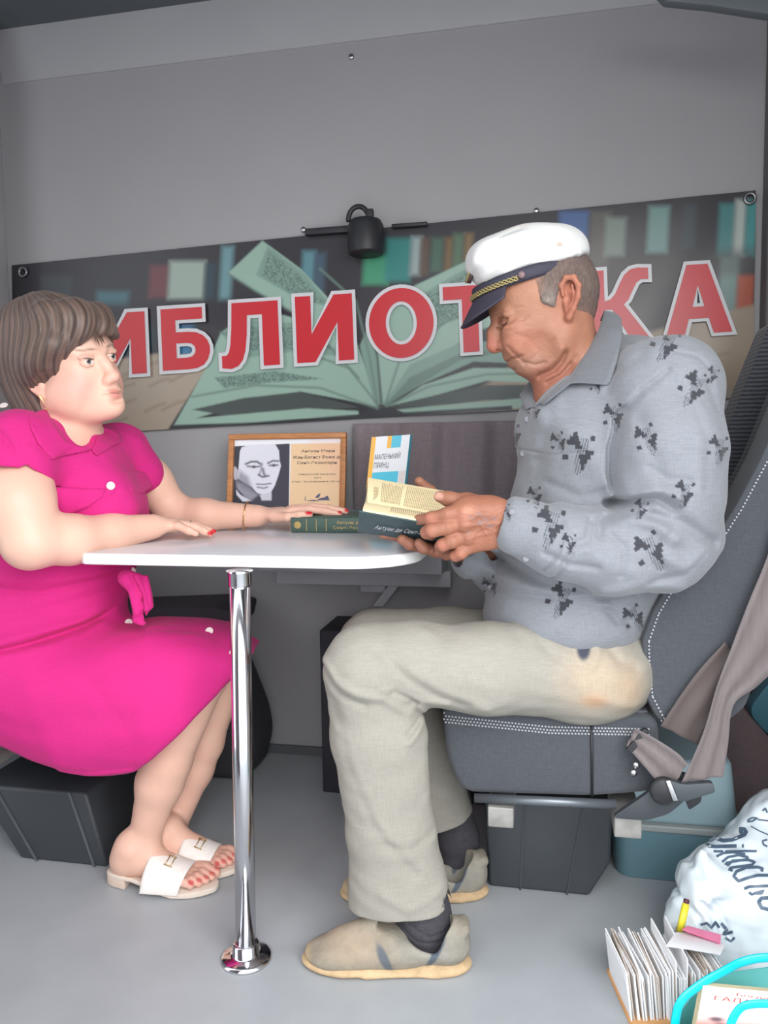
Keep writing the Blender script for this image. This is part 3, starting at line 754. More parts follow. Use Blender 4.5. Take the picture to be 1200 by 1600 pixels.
# ---------------------------------------------------------------- standing book
root = empty('paperback_book', P(585, 812, 1.98), 'upright white, orange and blue hardback book standing behind the open book', 'book')
Yb = 1.93
A = P(566, 800, Yb); A.z = zt + 0.002; Bc = P(581, 683, Yb); C_ = P(641, 679, Yb)
u = (C_ - Bc); v = (Bc - A); v = v.normalized() * ((Bc - A).length)
bm_, bn = panel_frame(A, A + u, A + v)
th = 0.014; side = Vector((0.55, 1.0, 0)).normalized() * th
m = MB(); m.hexa([bm_(0, 0), bm_(1, 0), bm_(1, 1), bm_(0, 1)], [p + side for p in (bm_(0, 0), bm_(1, 0), bm_(1, 1), bm_(0, 1))])
m.build('cover', mat('cover_blue', rgb(78, 168, 190), 0.35), root, bevel=0.001)
def bq(x, y, l): # crop pixels: left edge at 240/280 etc -> use simple u,v
    return bm_(x, y, l)
def sheet(u0, v0, u1, v1, m_, name, l=0.0012):
    return MB().poly([bm_(u0, v0, l), bm_(u1, v0, l), bm_(u1, v1, l), bm_(u0, v1, l)]).build(name, m_, root, fixn=False)
sheet(0.0, 0, 1.0, 1, mat('cover_white', rgb(226, 228, 232), 0.3), 'front_paper', 0.0008)
M_or = mat('cover_orange', rgb(240, 176, 50), 0.35); M_cy = mat('cover_cyan', rgb(60, 186, 214), 0.35)
sheet(0.0, 0, 0.115, 1, M_or, 'orange_stripe'); sheet(0.42, 0.86, 0.53, 1, M_or, 'orange_block'); sheet(0.53, 0.86, 0.78, 1, M_cy, 'blue_block')
sheet(0.115, 0.16, 0.80, 0.585, M_cy, 'blue_panel'); sheet(0.82, 0.1, 0.99, 0.585, mat('cover_beige', rgb(218, 208, 204), 0.4), 'beige_panel')
m = MB()
text_quad(m, 'МАЛЕНЬКИЙ', bm_(0.14, 0.735, .0018), bm_(0.80, 0.735, .0018), bm_(0.14, 0.815, .0018), bold=0.0)
text_quad(m, 'ПРИНЦ', bm_(0.14, 0.62, .0018), bm_(0.52, 0.62, .0018), bm_(0.14, 0.70, .0018), bold=0.0)
m.build('title', mat('ink_dark', rgb(70, 72, 80), 0.6), root, fixn=False)

# ---------------------------------------------------------------- books lying on the table
M_green = mat('book_green', rgb(70, 92, 84), 0.5, var=0.08, vscale=60, bump=0.1, bscale=900)
M_pages = mat('page_block', rgb(222, 205, 168), 0.8, var=0.06, vscale=300, stretch=(.1, .1, 6))
M_gold = mat('gold_foil', rgb(196, 170, 110), 0.35, metal=0.5)
def hardback(root, c, ux, uy, L, Wd, T, mcov, spine='near'):
    """closed book lying flat; c = near left lower corner, ux = along the spine, uy = away"""
    cv = 0.0022; zt_ = EZ
    m = MB()
    m.box(c + ux * L / 2 + uy * Wd / 2 + zt_ * cv / 2, (L, Wd, cv), (ux, uy, zt_)); m.box(c + ux * L / 2 + uy * Wd / 2 + zt_ * (T - cv / 2), (L, Wd, cv), (ux, uy, zt_))
    n = 9; pts0 = []; 
    for i in range(n + 1):
        t = math.pi * i / n; pts0.append((-0.0045 * math.sin(t), T / 2 - math.cos(t) * T / 2))
    prof = pts0 + [(0.002, T), (0.002, 0)]
    m.prism([c + uy * a_ + zt_ * b_ for a_, b_ in prof], ux * L)
    m.build('cover', mcov, root, bevel=0.0008)
    MB().box(c + ux * L / 2 + uy * (Wd / 2 - 0.002) + zt_ * T / 2, (L - 0.006, Wd - 0.006, T - 2 * cv), (ux, uy, zt_)).build('page_block', M_pages, root)
g0 = F(455, 832, zt + 0.0005); root = empty('hardback_book', g0, 'dark green hardback with gold spine lettering lying under the woman\'s hand', 'book')
ux = (E1 * 1.0 + E2 * 0.035).normalized(); uy = EZ.cross(ux).normalized()
Tg = P(455, 808, g0.y).z - g0.z
hardback(root, g0, ux, uy, 0.235, 0.16, Tg, M_green)
m = MB(); nf = -uy
def sp(a_, b_): return g0 + ux * a_ + EZ * b_ * Tg - uy * 0.0052
for x0, x1 in ((0.037, 0.0385), (0.060, 0.0615), (0.083, 0.0845)): m.poly([sp(x0, .12), sp(x1, .12), sp(x1, .88), sp(x0, .88)])
text_quad(m, 'Антуан де', sp(.108, .52), sp(.165, .52), sp(.108, .78)); text_quad(m, 'Сент-Экзюпери', sp(.10, .2), sp(.20, .2), sp(.10, .44))
m.lathe(g0 + ux * 0.0165 + EZ * Tg * 0.5 - uy * 0.0045, [(0.0085, 0), (0.008, 0.001), (0.0005, 0.0012)], 20, axis=-uy)
m.build('gold_tooling', M_gold, root, fixn=False)
g1 = P(522, 806, 1.9); g1.z = zt + 0.0005
root = empty('hardback_book', g1, 'blue-grey hardback lying flat behind the green one', 'book')
hardback(root, g1, ux, uy, 0.15, 0.11, 0.03, mat('book_blue', rgb(104, 128, 146), 0.5))

# ---------------------------------------------------------------- open book in the man's hands
root = empty('open_book', P(640, 835, 1.40), 'thick open book with cream pages and dark green cover held in the man\'s hands', 'book')
M_page = mat('old_page', rgb(232, 214, 172), 0.75, var=0.03, vscale=30)
nA, nB = P(563, 800, 1.30), P(712, 826, 1.29)      # near fore edge (cover rim), far end towards the reader
sA, sB = P(560, 832, 1.37), P(705, 852, 1.36)      # spine, lower edge
gA, gB = P(574, 787, 1.40), P(715, 812, 1.39)      # gutter between the pages
fA, fB = P(575, 746, 1.50), P(735, 774, 1.49)      # far fore edge
def q4(a, b, c, d, th=0.0, n=None): 
    return [a, b, c, d]
M_cov = mat('book_cover_green', rgb(52, 72, 76), 0.42, var=0.1, vscale=50)
def slab(mb, quad, off, mi=0): mb.hexa(quad, [Vector(p) + off for p in quad], mi)
m = MB()
e = (nB - nA).normalized()
slab(m, [sA - e * .002, sB, nB, nA - e * .002], Vector((0, 0.0012, 0.0022)))
fA2, fB2 = fA + Vector((0, .012, -.004)), fB + Vector((0, .012, -.004))
slab(m, [sA, sB, sB + Vector((0, .032, .0)), sA + Vector((0, .032, .0))], Vector((0, 0, .0022)))
slab(m, [sA + Vector((0, .032, 0)), sB + Vector((0, .032, 0)), fB2, fA2], Vector((0, .0024, 0)))
m.build('cover', M_cov, root, bevel=0.0008)
def page_surf(A0, A1, B0, B1, bulge, lift=Vector((0, 0, 1))):
    def f(u, v):
        p = A0.lerp(A1, u).lerp(B0.lerp(B1, u), v); return p + lift * (bulge * math.sin(math.pi * min(1, v * 1.0)) )
    return f
# near half: block between cover and curved top page
i_ = Vector((0, 0, 0))
nAi, nBi = nA + Vector((.004, .003, .004)), nB + Vector((0, .003, .004))
topn = page_surf(gA, gB, nAi, nBi, 0.007); botn = page_surf(sA + Vector((.004, .006, .004)), sB + Vector((0, .006, .004)), nAi + Vector((0, 0, -.003)), nBi + Vector((0, 0, -.003)), 0)
def block(mb, f, g, nu=14, nv=10):
    vs = [f(i / nu, j / nv) for i in range(nu + 1) for j in range(nv + 1)] + [g(i / nu, j / nv) for i in range(nu + 1) for j in range(nv + 1)]
    K = (nu + 1) * (nv + 1); I = lambda i, j: i * (nv + 1) + j
    fs = []
    for i in range(nu):
        for j in range(nv):
            fs.append((I(i, j), I(i + 1, j), I(i + 1, j + 1), I(i, j + 1))); fs.append((K + I(i, j + 1), K + I(i + 1, j + 1), K + I(i + 1, j), K + I(i, j)))
    for i in range(nu):
        for j in (0, nv): fs.append((I(i, j), I(i + 1, j), K + I(i + 1, j), K + I(i, j)))
    for j in range(nv):
        for i in (0, nu): fs.append((I(i, j), I(i, j + 1), K + I(i, j + 1), K + I(i, j)))
    mb.add(vs, fs)
m = MB(); block(m, topn, botn); m.build('near_pages', M_page, root, smooth=False, bevel=0.0005)
topf = page_surf(gA + Vector((0, .001, 0)), gB + Vector((0, .001, 0)), fA, fB, 0.004)
botf = page_surf(sA + Vector((.003, .03, .005)), sB + Vector((0, .03, .005)), fA2 + Vector((0.002, -.002, 0)), fB2 + Vector((0, -.002, 0)), 0)
m = MB(); block(m, topf, botf); m.build('far_pages', M_page, root, bevel=0.0005)
# printed lines run across the page, away from the reader
m = MB()
def pline(f, u, v0, v1, w=0.00045, n=6, l=0.0008):
    for k in range(n):
        a_, b_ = v0 + (v1 - v0) * k / n, v0 + (v1 - v0) * (k + 0.78 + 0.15 * random.random()) / n
        p, q = f(u, a_) + Vector((0, -l, l)), f(u, b_) + Vector((0, -l, l))
        m.poly([p - e * w, p + e * w, q + e * w, q - e * w])
for i in range(4): pline(topf, 0.07 + i * 0.013, 0.12 + .05 * i, 0.6, n=4)
for i in range(13): pline(topf, 0.15 + i * 0.0165, 0.12, 0.86 - .03 * (i % 4), n=7)
for i in range(30): pline(topf, 0.40 + i * 0.0185, 0.1, 0.88, n=8)
for i in range(24): pline(topn, 0.30 + i * 0.0215, 0.14, 0.9, n=7)
m.build('print', mat('ink_page', rgb(150, 132, 104), 0.8), root, fixn=False)
m = MB(); cn = (sA - nA)
def cvp(u_, v_): return nA.lerp(nB, u_).lerp(sA.lerp(sB, u_), v_) + Vector((0, -0.0025, -0.001))
text_quad(m, 'Антуан де Сент-Экз', cvp(.16, .72), cvp(.74, .66), cvp(.16, .46), shear=0.5)
m.build('cover_script', mat('silver_script', rgb(190, 196, 200), 0.4), root, fixn=False)
# ---------------------------------------------------------------- seats
def fabric(name, base, mode):
    """mode 'plain' cloth, 'rib' fine horizontal ribs, 'dot' pale dots on dark mesh"""
    if name in MATS: return MATS[name]
    m = mat(name, base, 0.9, weave=0.14, wscale=900, sheen=0.15)
    nt = m.node_tree; N = nt.nodes; L = nt.links; b = N['Principled BSDF']
    tc = N.new('ShaderNodeTexCoord')
    if mode == 'rib':
        w = N.new('ShaderNodeTexWave'); w.wave_type = 'BANDS'; w.bands_direction = 'Z'; w.inputs['Scale'].default_value = 36; w.inputs['Distortion'].default_value = 1.2
        w.inputs['Detail Scale'].default_value = 3
        L.new(tc.outputs['Object'], w.inputs['Vector'])
        r = N.new('ShaderNodeMixRGB'); r.inputs[1].default_value = rgb(40, 42, 48); r.inputs[2].default_value = rgb(84, 86, 92)
        L.new(w.outputs['Fac'], r.inputs[0]); L.new(r.outputs[0], b.inputs['Base Color'])
    if mode == 'dot':
        # round dots on a staggered lattice
        mp = N.new('ShaderNodeMapping'); mp.inputs['Scale'].default_value = (150, 150, 150)
        L.new(tc.outputs['Object'], mp.inputs['Vector'])
        v = N.new('ShaderNodeTexVoronoi'); v.inputs['Scale'].default_value = 1.0; v.inputs['Randomness'].default_value = 0.12
        L.new(mp.outputs['Vector'], v.inputs['Vector'])
        lt = N.new('ShaderNodeMath'); lt.operation = 'LESS_THAN'; lt.inputs[1].default_value = 0.33
        L.new(v.outputs['Distance'], lt.inputs[0])
        r = N.new('ShaderNodeMixRGB'); r.inputs[1].default_value = rgb(50, 52, 58); r.inputs[2].default_value = rgb(176, 178, 182)
        L.new(lt.outputs[0], r.inputs[0]); L.new(r.outputs[0], b.inputs['Base Color'])
    return m
M_fab = fabric('seat_cloth', rgb(70, 73, 79), 'plain'); M_rib = fabric('seat_ribbed', rgb(60, 62, 68), 'rib'); M_dot = fabric('seat_dotted', rgb(60, 62, 68), 'dot')
M_dark = mat('dark_plastic_trim', rgb(58, 62, 67), 0.5, var=0.12, vscale=6, bump=0.05, bscale=200)

def rounded(pts, r=0.02, n=5):
    """corner-rounded closed outline of Vectors"""
    out = []; N = len(pts)
    for i in range(N):
        p0, p1, p2 = pts[i - 1], pts[i], pts[(i + 1) % N]
        a = (p0 - p1); b = (p2 - p1); ra = min(r, a.length * .45, b.length * .45)
        A = p1 + a.normalized() * ra; B = p1 + b.normalized() * ra
        for k in range(n + 1):
            t = k / n; out.append(A * (1 - t) ** 2 + p1 * 2 * t * (1 - t) + B * t * t)
    return out
root = empty('passenger_seat', F(850, 1425), 'dark grey fabric van seat with dotted edging, the man sits on it', 'seat')
Y0 = 1.425                                     # near side plane
def SP(px, py, off=0.0): return W(px, py, Y0) + E2 * off
# pedestal box
pf = 1.60
pd = [W(757, 1250, pf), W(958, 1250, pf), W(954, 1350, pf), F(925, 1440), F(760, 1415)]
pd = [RP(run(p), dep(pd[0]) if True else 0, max(p.z, 0.0)) for p in pd]
m = MB(); m.prism(pd, E2 * 0.27); m.build('pedestal', M_dark, root, bevel=0.008)
m = MB(); c = pd
for k in (0.32, 0.78):
    a = pd[0].lerp(pd[1], k); b = pd[4].lerp(pd[3], k)
    m.hexa([a - E1 * .002, a + E1 * .002, b + E1 * .002, b - E1 * .002], [p - E2 * .002 for p in (a - E1 * .002, a + E1 * .002, b + E1 * .002, b - E1 * .002)])
m.build('pedestal_rib', M_dark, root)
# base pan under the cushion
m = MB(); m.prism([SP(745, 1236, .06), SP(960, 1240, .06), SP(958, 1262, .06), SP(757, 1256, .06)], E2 * 0.36); m.build('base_pan', M_blk, root, bevel=0.005)
# cushion
cu = rounded([SP(690, 1106), SP(705, 1098), SP(860, 1118), SP(1030, 1120), SP(1030, 1238), SP(925, 1246), SP(722, 1240), SP(697, 1185)], 0.03)
m = MB(); m.prism(cu, E2 * 0.46); m.build('cushion', M_fab, root, bevel=0.012, bseg=4)
m = MB()
for r_ in range(4):                    # staggered rows of pale dots along the upper edge
    for i in range(62):
        t = (i + .5 * (r_ % 2)) / 62; x = 694 + t * 322
        yt = 1104 + (x - 694) * .105 if x < 860 else 1121.4 + (x - 860) * .02
        c = SP(x, yt + 10 + r_ * 4.6, -.0008 if r_ > 1 else (.0004 if r_ else .0016))
        m.box(c, (.0032, .0016, .0026), (E1, E2, EZ))
m.build('dotted_edge', mat('dot_pale', rgb(172, 174, 178), 0.7), root)
m = MB(); m.prism([p + EZ * 0.004 for p in [SP(702, 1098, .02), SP(860, 1118, .02), SP(1015, 1120, .02), SP(1015, 1128, .02), SP(860, 1126, .02), SP(704, 1106, .02)]], E2 * 0.42)
m.build('ribbed_top', M_rib, root, bevel=0.003)
MB().tube([SP(924, 1130, -.002), SP(925, 1180, -.003), SP(925, 1244, -.001)], 0.0025, 8).build('cushion_seam', M_blk, root, smooth=True)
# slide rail, tubes, hinge plate
MB().tube([SP(742, 1243, -.01), SP(962, 1253, -.01)], 0.0085, 16).build('slide_rail', mat('rail_grey', rgb(112, 118, 124), 0.35, metal=0.6), root, smooth=True)
for (x0, y0_, x1, y1_) in ((763, 1256, 803, 1284), (958, 1270, 1001, 1300)):
    m = MB(); a = SP(x0, y1_, -.02); b = SP(x1, y0_, -.02)
    m.box((a + b) / 2 + E2 * .07, (abs(run(b) - run(a)), 0.14, abs(b.z - a.z)), (E1, E2, EZ))
    m.build('cross_tube', mat('tube_cap', rgb(148, 146, 142), 0.5, metal=0.3, var=0.2, vscale=40), root, bevel=0.003)
m = MB(); m.prism(rounded([SP(953, 1264, -.035), SP(1008, 1226, -.035), SP(1035, 1190, -.035), SP(1075, 1200, -.035), SP(1066, 1236, -.035), SP(1040, 1258, -.035), SP(1005, 1268, -.035)], .01), E2 * 0.012)
m.build('hinge_plate', mat('hinge_grey', rgb(72, 76, 80), 0.45, metal=0.4), root, bevel=0.002)
m = MB().lathe(SP(1030, 1215, -.05), [(0.024, 0), (0.024, 0.008), (0.018, 0.012), (0.001, 0.013)], 24, axis=-E2); m.build('hinge_knob', M_blk, root, smooth=True)
# backrest: near bolster, middle panel, far bolster
front = [(1030, 1128), (1010, 1090), (1005, 1040), (1004, 1000), (1020, 955), (1050, 905), (1105, 860), (1150, 790), (1190, 715), (1222, 640), (1255, 560), (1300, 450)]
back = [(1400, 440), (1390, 520), (1330, 640), (1270, 800), (1215, 960), (1165, 1105), (1130, 1132)]
fr = [SP(x, y) for x, y in front]; bk = [SP(x, y) for x, y in back]
m = MB(); m.prism(rounded(fr + bk, 0.015, 3), E2 * 0.10); m.build('near_bolster', M_fab, root, bevel=0.014, bseg=4)
def shift(L, dx, off): return [p + E1 * dx + E2 * off for p in L]
mid = shift(fr, 0.05, 0.09)[1:]; midb = shift(bk, 0.0, 0.09)
m = MB(); m.prism(mid + midb, E2 * 0.26); m.build('backrest_panel', M_rib, root, bevel=0.006)
m = MB(); m.prism(rounded(shift(fr, 0.0, 0.34) + shift(bk, 0, 0.34), 0.015, 3), E2 * 0.10); m.build('far_bolster', M_rib, root, bevel=0.014, bseg=4)
# two rows of pale stitches round the near bolster edge
m = MB(); pts = rounded(fr + bk, 0.015, 3)[:90]
acc = []; L = 0
line = [p for p in fr]
dens = []
for a, b in zip(line[:-1], line[1:]):
    n = max(1, int((b - a).length / 0.0062))
    for k in range(n): dens.append((a.lerp(b, k / n), (b - a).normalized()))
for i, (p, t) in enumerate(dens):
    inn = t.cross(E2).normalized()
    if inn.dot(E1) < 0: inn = -inn
    for r in (0, 1):
        c = p + inn * (0.0045 + r * 0.0060) + t * (0.003 * r) + E2 * (0.0035 - 0.0030 * r)
        m.box(c - E2 * 0.002, (0.0026, 0.002, 0.0032), (inn, E2, t))
m.build('edge_stitching', mat('stitch_pale', rgb(165, 166, 170), 0.7), root)

# ---------------------------------------------------------------- seat belt with buckle
root = empty('seat_belt', SP(1060, 1230, -.05), 'brownish grey webbing seat belt with buckle hanging down the side of the dark seat', 'seat belt')
M_web = mat('belt_web', rgb(104, 94, 94), 0.55, var=0.1, vscale=200, stretch=(1, 1, .05), sheen=0.3)
def ribbon(pairs, off_list, name, mt, parent, th=0.0014, n=10):
    m = MB(); L = []
    for (xa, ya, xb, yb), o in zip(pairs, off_list):
        a = SP(xa, ya, o); b = SP(xb, yb, o + 0.004); L.append((a, b))
    # dense interpolation
    K = []
    for i in range(len(L) - 1):
        for k in range(n):
            t = k / n
            def cr(j, t):
                g = lambda q: L[max(0, min(len(L) - 1, q))][j]
                p0, p1, p2, p3 = g(i - 1), g(i), g(i + 1), g(i + 2)
                return 0.5 * ((2 * p1) + (p2 - p0) * t + (2 * p0 - 5 * p1 + 4 * p2 - p3) * t * t + (3 * p1 - p0 - 3 * p2 + p3) * t ** 3)
            K.append((cr(0, t), cr(1, t)))
    K.append(L[-1]); nn = 8
    m.grid(lambda u, v: K[round(u * (len(K) - 1))][0].lerp(K[round(u * (len(K) - 1))][1], v) - E2 * 0.003 * math.cos(v * math.pi * 4), len(K) - 1, nn)
    return m.build(name, mt, parent, smooth=True, solid=th)
ribbon([(1215, 760, 1300, 800), (1198, 850, 1262, 880), (1160, 940, 1232, 1000), (1132, 1010, 1178, 1060), (1112, 1060, 1138, 1090), (1090, 1130, 1128, 1150), (1056, 1204, 1120, 1196)],
       [-.012, -.02, -.03, -.035, -.04, -.045, -.05], 'lap_webbing', M_web, root)
ribbon([(1130, 1000, 1158, 1040), (1092, 1040, 1130, 1110), (1062, 1080, 1100, 1140), (1030, 1130, 1092, 1162)], [-.012, -.014, -.014, -.012], 'folded_webbing', mat('belt_web_dark', rgb(84, 72, 70), 0.6, sheen=0.3), root)
ribbon([(990, 1128, 976, 1156), (1020, 1140, 1000, 1180), (1052, 1160, 1024, 1206), (1066, 1176, 1040, 1216)], [-.03, -.045, -.05, -.05], 'buckle_webbing', M_web, root)
m = MB(); m.prism(rounded([SP(1030, 1195, -.062), SP(1060, 1203, -.062), SP(1102, 1200, -.062), SP(1106, 1214, -.062), SP(1060, 1228, -.062), SP(1042, 1226, -.062)], .006), E2 * 0.014)
m.build('buckle', mat('buckle_grey', rgb(72, 78, 82), 0.3, metal=0.3), root, bevel=0.003)
m = MB(); m.prism([SP(1031, 1196, -.066), SP(1038, 1195, -.066), SP(1050, 1225, -.066), SP(1042, 1226, -.066)], E2 * 0.004); m.build('buckle_tongue', M_steel, root, bevel=0.001)
m = MB(); m.prism(rounded([SP(1060, 1224, -.04), SP(1092, 1212, -.04), SP(1088, 1238, -.04), SP(1070, 1250, -.04)], .005), E2 * 0.014); m.build('anchor', M_blk, root, bevel=0.002)
m = MB(); m.prism(rounded([SP(975, 1160, -.035), SP(1002, 1128, -.035), SP(1010, 1132, -.035), SP(984, 1166, -.035)], .002), E2 * 0.012); m.build('guide_bar', M_blk, root, bevel=0.002)
for px, py in ((991, 1184), (987, 1196)):
    MB().lathe(SP(px, py, -.03), [(0.006, 0), (0.006, 0.004), (0.001, 0.005)], 12, axis=-E2).build('bolt', M_steel, root, smooth=True)

# ---------------------------------------------------------------- the woman's seat
root = empty('passenger_seat', F(90, 1348), 'dark van seat on a black pedestal box that the woman sits on', 'seat')
wf = F(90, 1348); dwf = dep(wf)
m = MB(); b = [RP(run(F(34, 1340)), dwf, 0), RP(run(F(168, 1356)), dwf, 0), RP(run(W(132, 1200, wf.y + .205 * wf.x)), dwf, W(132, 1200, 1.65).z), RP(run(W(-10, 1150, 1.6)) , dwf, W(132, 1200, 1.65).z)]
m.prism(b, E2 * 0.28); m.build('pedestal', M_dark, root, bevel=0.008)
m = MB()
for k in (0.2, 0.86):
    a = b[0].lerp(b[1], k); c = b[3].lerp(b[2], k)
    m.hexa([a - E1 * .003, a + E1 * .003, c + E1 * .003, c - E1 * .003], [p - E2 * .003 for p in (a - E1 * .003, a + E1 * .003, c + E1 * .003, c - E1 * .003)])
m.build('pedestal_rib', mat('rib_grey', rgb(84, 90, 94), 0.5), root)
yc = 1.50
cu = rounded([W(-200, 1090, yc), W(60, 1090, yc), W(150, 1120, yc), W(120, 1160, yc), W(60, 1178, yc), W(-200, 1130, yc)], 0.03)
m = MB(); m.prism(cu, E2 * 0.46); m.build('cushion', M_fab, root, bevel=0.015)
m = MB(); m.prism(rounded([W(-110, 1130, yc), W(-150, 1000, yc), W(-210, 800, yc), W(-240, 560, yc), W(-300, 560, yc), W(-290, 900, yc), W(-240, 1130, yc)], .03), E2 * 0.46)
m.build('backrest', M_fab, root, bevel=0.02)
m = MB(); m.box(W(-2, 1182, 1.47), (0.03, 0.1, 0.022), (E1, E2, EZ)); m.build('cross_tube', MATS['tube_cap'], root, bevel=0.003)
# second seat by the wall, only its edge shows behind the woman's knees
root = empty('folding_seat', W(300, 1180, 2.1), 'dark purple-black seat by the wall behind the woman\'s knees', 'seat')
m = MB(); m.prism(rounded([W(130, 955, 1.98), W(330, 948, 1.98), W(362, 956, 1.98), W(356, 985, 1.98), W(130, 985, 1.98)], .012), E2 * 0.2); m.build('cushion', mat('seat_purple', rgb(58, 52, 60), 0.8), root, bevel=0.01)
m = MB(); m.prism(rounded([W(130, 985, 2.0), W(330, 985, 2.0), W(365, 1060, 2.0), W(392, 1130, 2.0), W(398, 1170, 2.0), RP(run(W(385, 1200, 2.0)), dep(W(385, 1200, 2.0)), 0.004), RP(run(W(150, 1200, 2.0)), dep(W(385, 1200, 2.0)), 0.004)], .03), E2 * 0.17)
m.build('base', mat('seat_base_dark', rgb(54, 54, 60), 0.7), root, bevel=0.02)
m = MB().lathe(W(158, 1284, 1.84), [(0.011, 0), (0.010, 0.003), (0.001, 0.004)], 16, axis=-E2)
m.build('plastic_cap', mat('cap_teal', rgb(80, 130, 124), 0.5), root, smooth=True)  # small teal plastic cap beside the pedestal, only parented to this seat

# black cabinet behind the man's knees
m = MB(); a = W(499, 985, 1.98); b = W(760, 985, 1.98); z1 = a.z
m.box(RP((run(a) + run(b)) / 2, dep(a) + 0.09, z1 / 2 + .001), (run(b) - run(a), 0.18, z1), (E1, E2, EZ))
tag(m.build('storage_cabinet', mat('cabinet_black', rgb(46, 45, 52), 0.6, var=0.1), bevel=0.004), 'black box cabinet by the wall behind the man\'s knees', 'cabinet')
# ---------------------------------------------------------------- the seated man (faces left, reads)
def px(x, y, Y): return tuple(P(x, y, Y))
M_skin_m = mat('skin_weathered', (1, 1, 1, 1), 0.5, attr='tint', var=0.06, vscale=60, bump=0.25, bscale=220, sss=0.08, spec=0.35)
SK = (150, 103, 82); SKD = (140, 88, 70); SKR = (168, 98, 82)
man = empty('person', P(850, 1120, 1.47), 'seated man in white peaked cap, grey patterned shirt and beige trousers reading a book', 'person')
YH = 1.42
B = SDF()
def h(x, y, w=0.0): return px(x, y, YH + w)
# skull and face
B.ell(h(850, 452), (0.093, 0.078, 0.088), k=.02)
B.ell(h(815, 468), (0.058, 0.064, 0.062), rotY(10), k=.03)
B.ell(h(822, 520), (0.046, 0.054, 0.066), rotY(-12), k=.03)
B.ell(h(850, 520), (0.050, 0.060, 0.055), k=.03)
for sgn in (-1, 1):
    B.cap(h(872, 535, .050 * sgn), h(828, 570, .018 * sgn), .018, .014, k=.025)
    B.ell(h(812, 530, .034 * sgn), (.027, .019, .026), k=.025)
    B.ell(h(806, 512, .044 * sgn), (.022, .016, .012), k=.015)           # cheekbone
    B.cap(h(777, 493, .010 * sgn), h(793, 490, .044 * sgn), .010, .009, k=.012)   # brow
B.ell(h(821, 573), (.020, .024, .014), k=.014)
B.ell(h(836, 576), (.022, .034, .012), k=.014)
B.ell(h(812, 556), (.020, .026, .020), k=.018)
for sgn in (-1, 1): B.ell(h(842, 548, .066 * sgn), (.020, .012, .022), k=.025, op='s')
# nose
B.chain([h(777, 503), h(772, 520), h(772, 538)], [.0085, .0110, .0135], k=.010)
B.ell(h(773, 541), (.0135, .0130, .0120), k=.006)
for sgn in (-1, 1):
    B.ell(h(786, 539, .0135 * sgn), (.0105, .0070, .0085), k=.005)
    B.ell(h(781, 547, .008 * sgn), (.006, .0040, .003), k=.003, op='s')
    # eye socket, ball, heavy lids (eyes lowered to the page)
    B.ell(h(787, 504, .030 * sgn), (.010, .014, .010), k=.012, op='s')
    B.ell(h(797, 505, .031 * sgn), (.0135, .0130, .0120), k=.004)
    B.ell(h(794, 501, .031 * sgn), (.0140, .0150, .0085), rotY(20), k=.004)
    B.ell(h(799, 512, .032 * sgn), (.012, .013, .007), rotY(-10), k=.005)
# mouth
B.ell(h(797, 556), (.009, .018, .0055), rotY(25), k=.007)
B.ell(h(803, 566), (.009, .018, .0060), rotY(10), k=.006)
# near ear and far ear
for sgn in (-1, 1):
    e = .078 * sgn
    B.ell(h(892, 463, e * .93), (.013, .010, .031), rotY(-8), k=.006)
    ear = [h(880, 462, e), h(877, 446, e * 1.04), h(884, 434, e * 1.10), h(896, 433, e * 1.16), h(904, 446, e * 1.18), h(903, 464, e * 1.13), h(896, 482, e * 1.05), h(889, 495, e * .98)]
    B.chain(ear, [.003, .0042, .0045, .0048, .0048, .0045, .0045, .006], k=.004)
    B.chain([h(894, 445, e * 1.07), h(897, 462, e * 1.07), h(890, 478, e * 1.02)], [.003, .0032, .003], k=.003)
    B.ell(h(887, 466, e * 1.04), (.006, .006, .010), k=.004, op='s')
# neck
B.ecap(h(882, 520), px(922, 640, 1.45), (.058, .052), (.056, .052), (0, 1, 0), k=.03)
B.cap(h(856, 578), px(866, 640, 1.44), .026, .034, k=.03)
B.cap(h(885, 505, -.050), px(858, 620, 1.42), .012, .010, k=.02)
# trunk and arms under the clothes keep the figure in one piece
B.ecap(px(930, 640, 1.46), px(900, 960, 1.48), (.15, .095), (.14, .11), (0, 1, 0), k=.05)
B.cap(px(1035, 620, 1.31), px(1000, 620, 1.62), .055, .055, k=.04)
B.chain([px(1045, 625, 1.30), px(1045, 845, 1.28), px(800, 820, 1.285)], [.048, .040, .029], k=.02)
B.chain([px(1000, 620, 1.62), px(880, 860, 1.66), px(735, 862, 1.49)], [.045, .038, .028], k=.02)
# legs inside the trousers
B.chain([px(930, 1035, 1.40), px(575, 1040, 1.345), px(658, 1450, 1.345)], [.07, .05, .030], k=.02)
B.chain([px(920, 1010, 1.56), px(590, 1000, 1.58), px(716, 1330, 1.60)], [.07, .045, .026], k=.02)
B.cap(px(658, 1440, 1.345), px(570, 1518, 1.335), .028, .018, k=.02)
B.cap(px(716, 1335, 1.60), px(640, 1392, 1.60), .026, .020, k=.02)
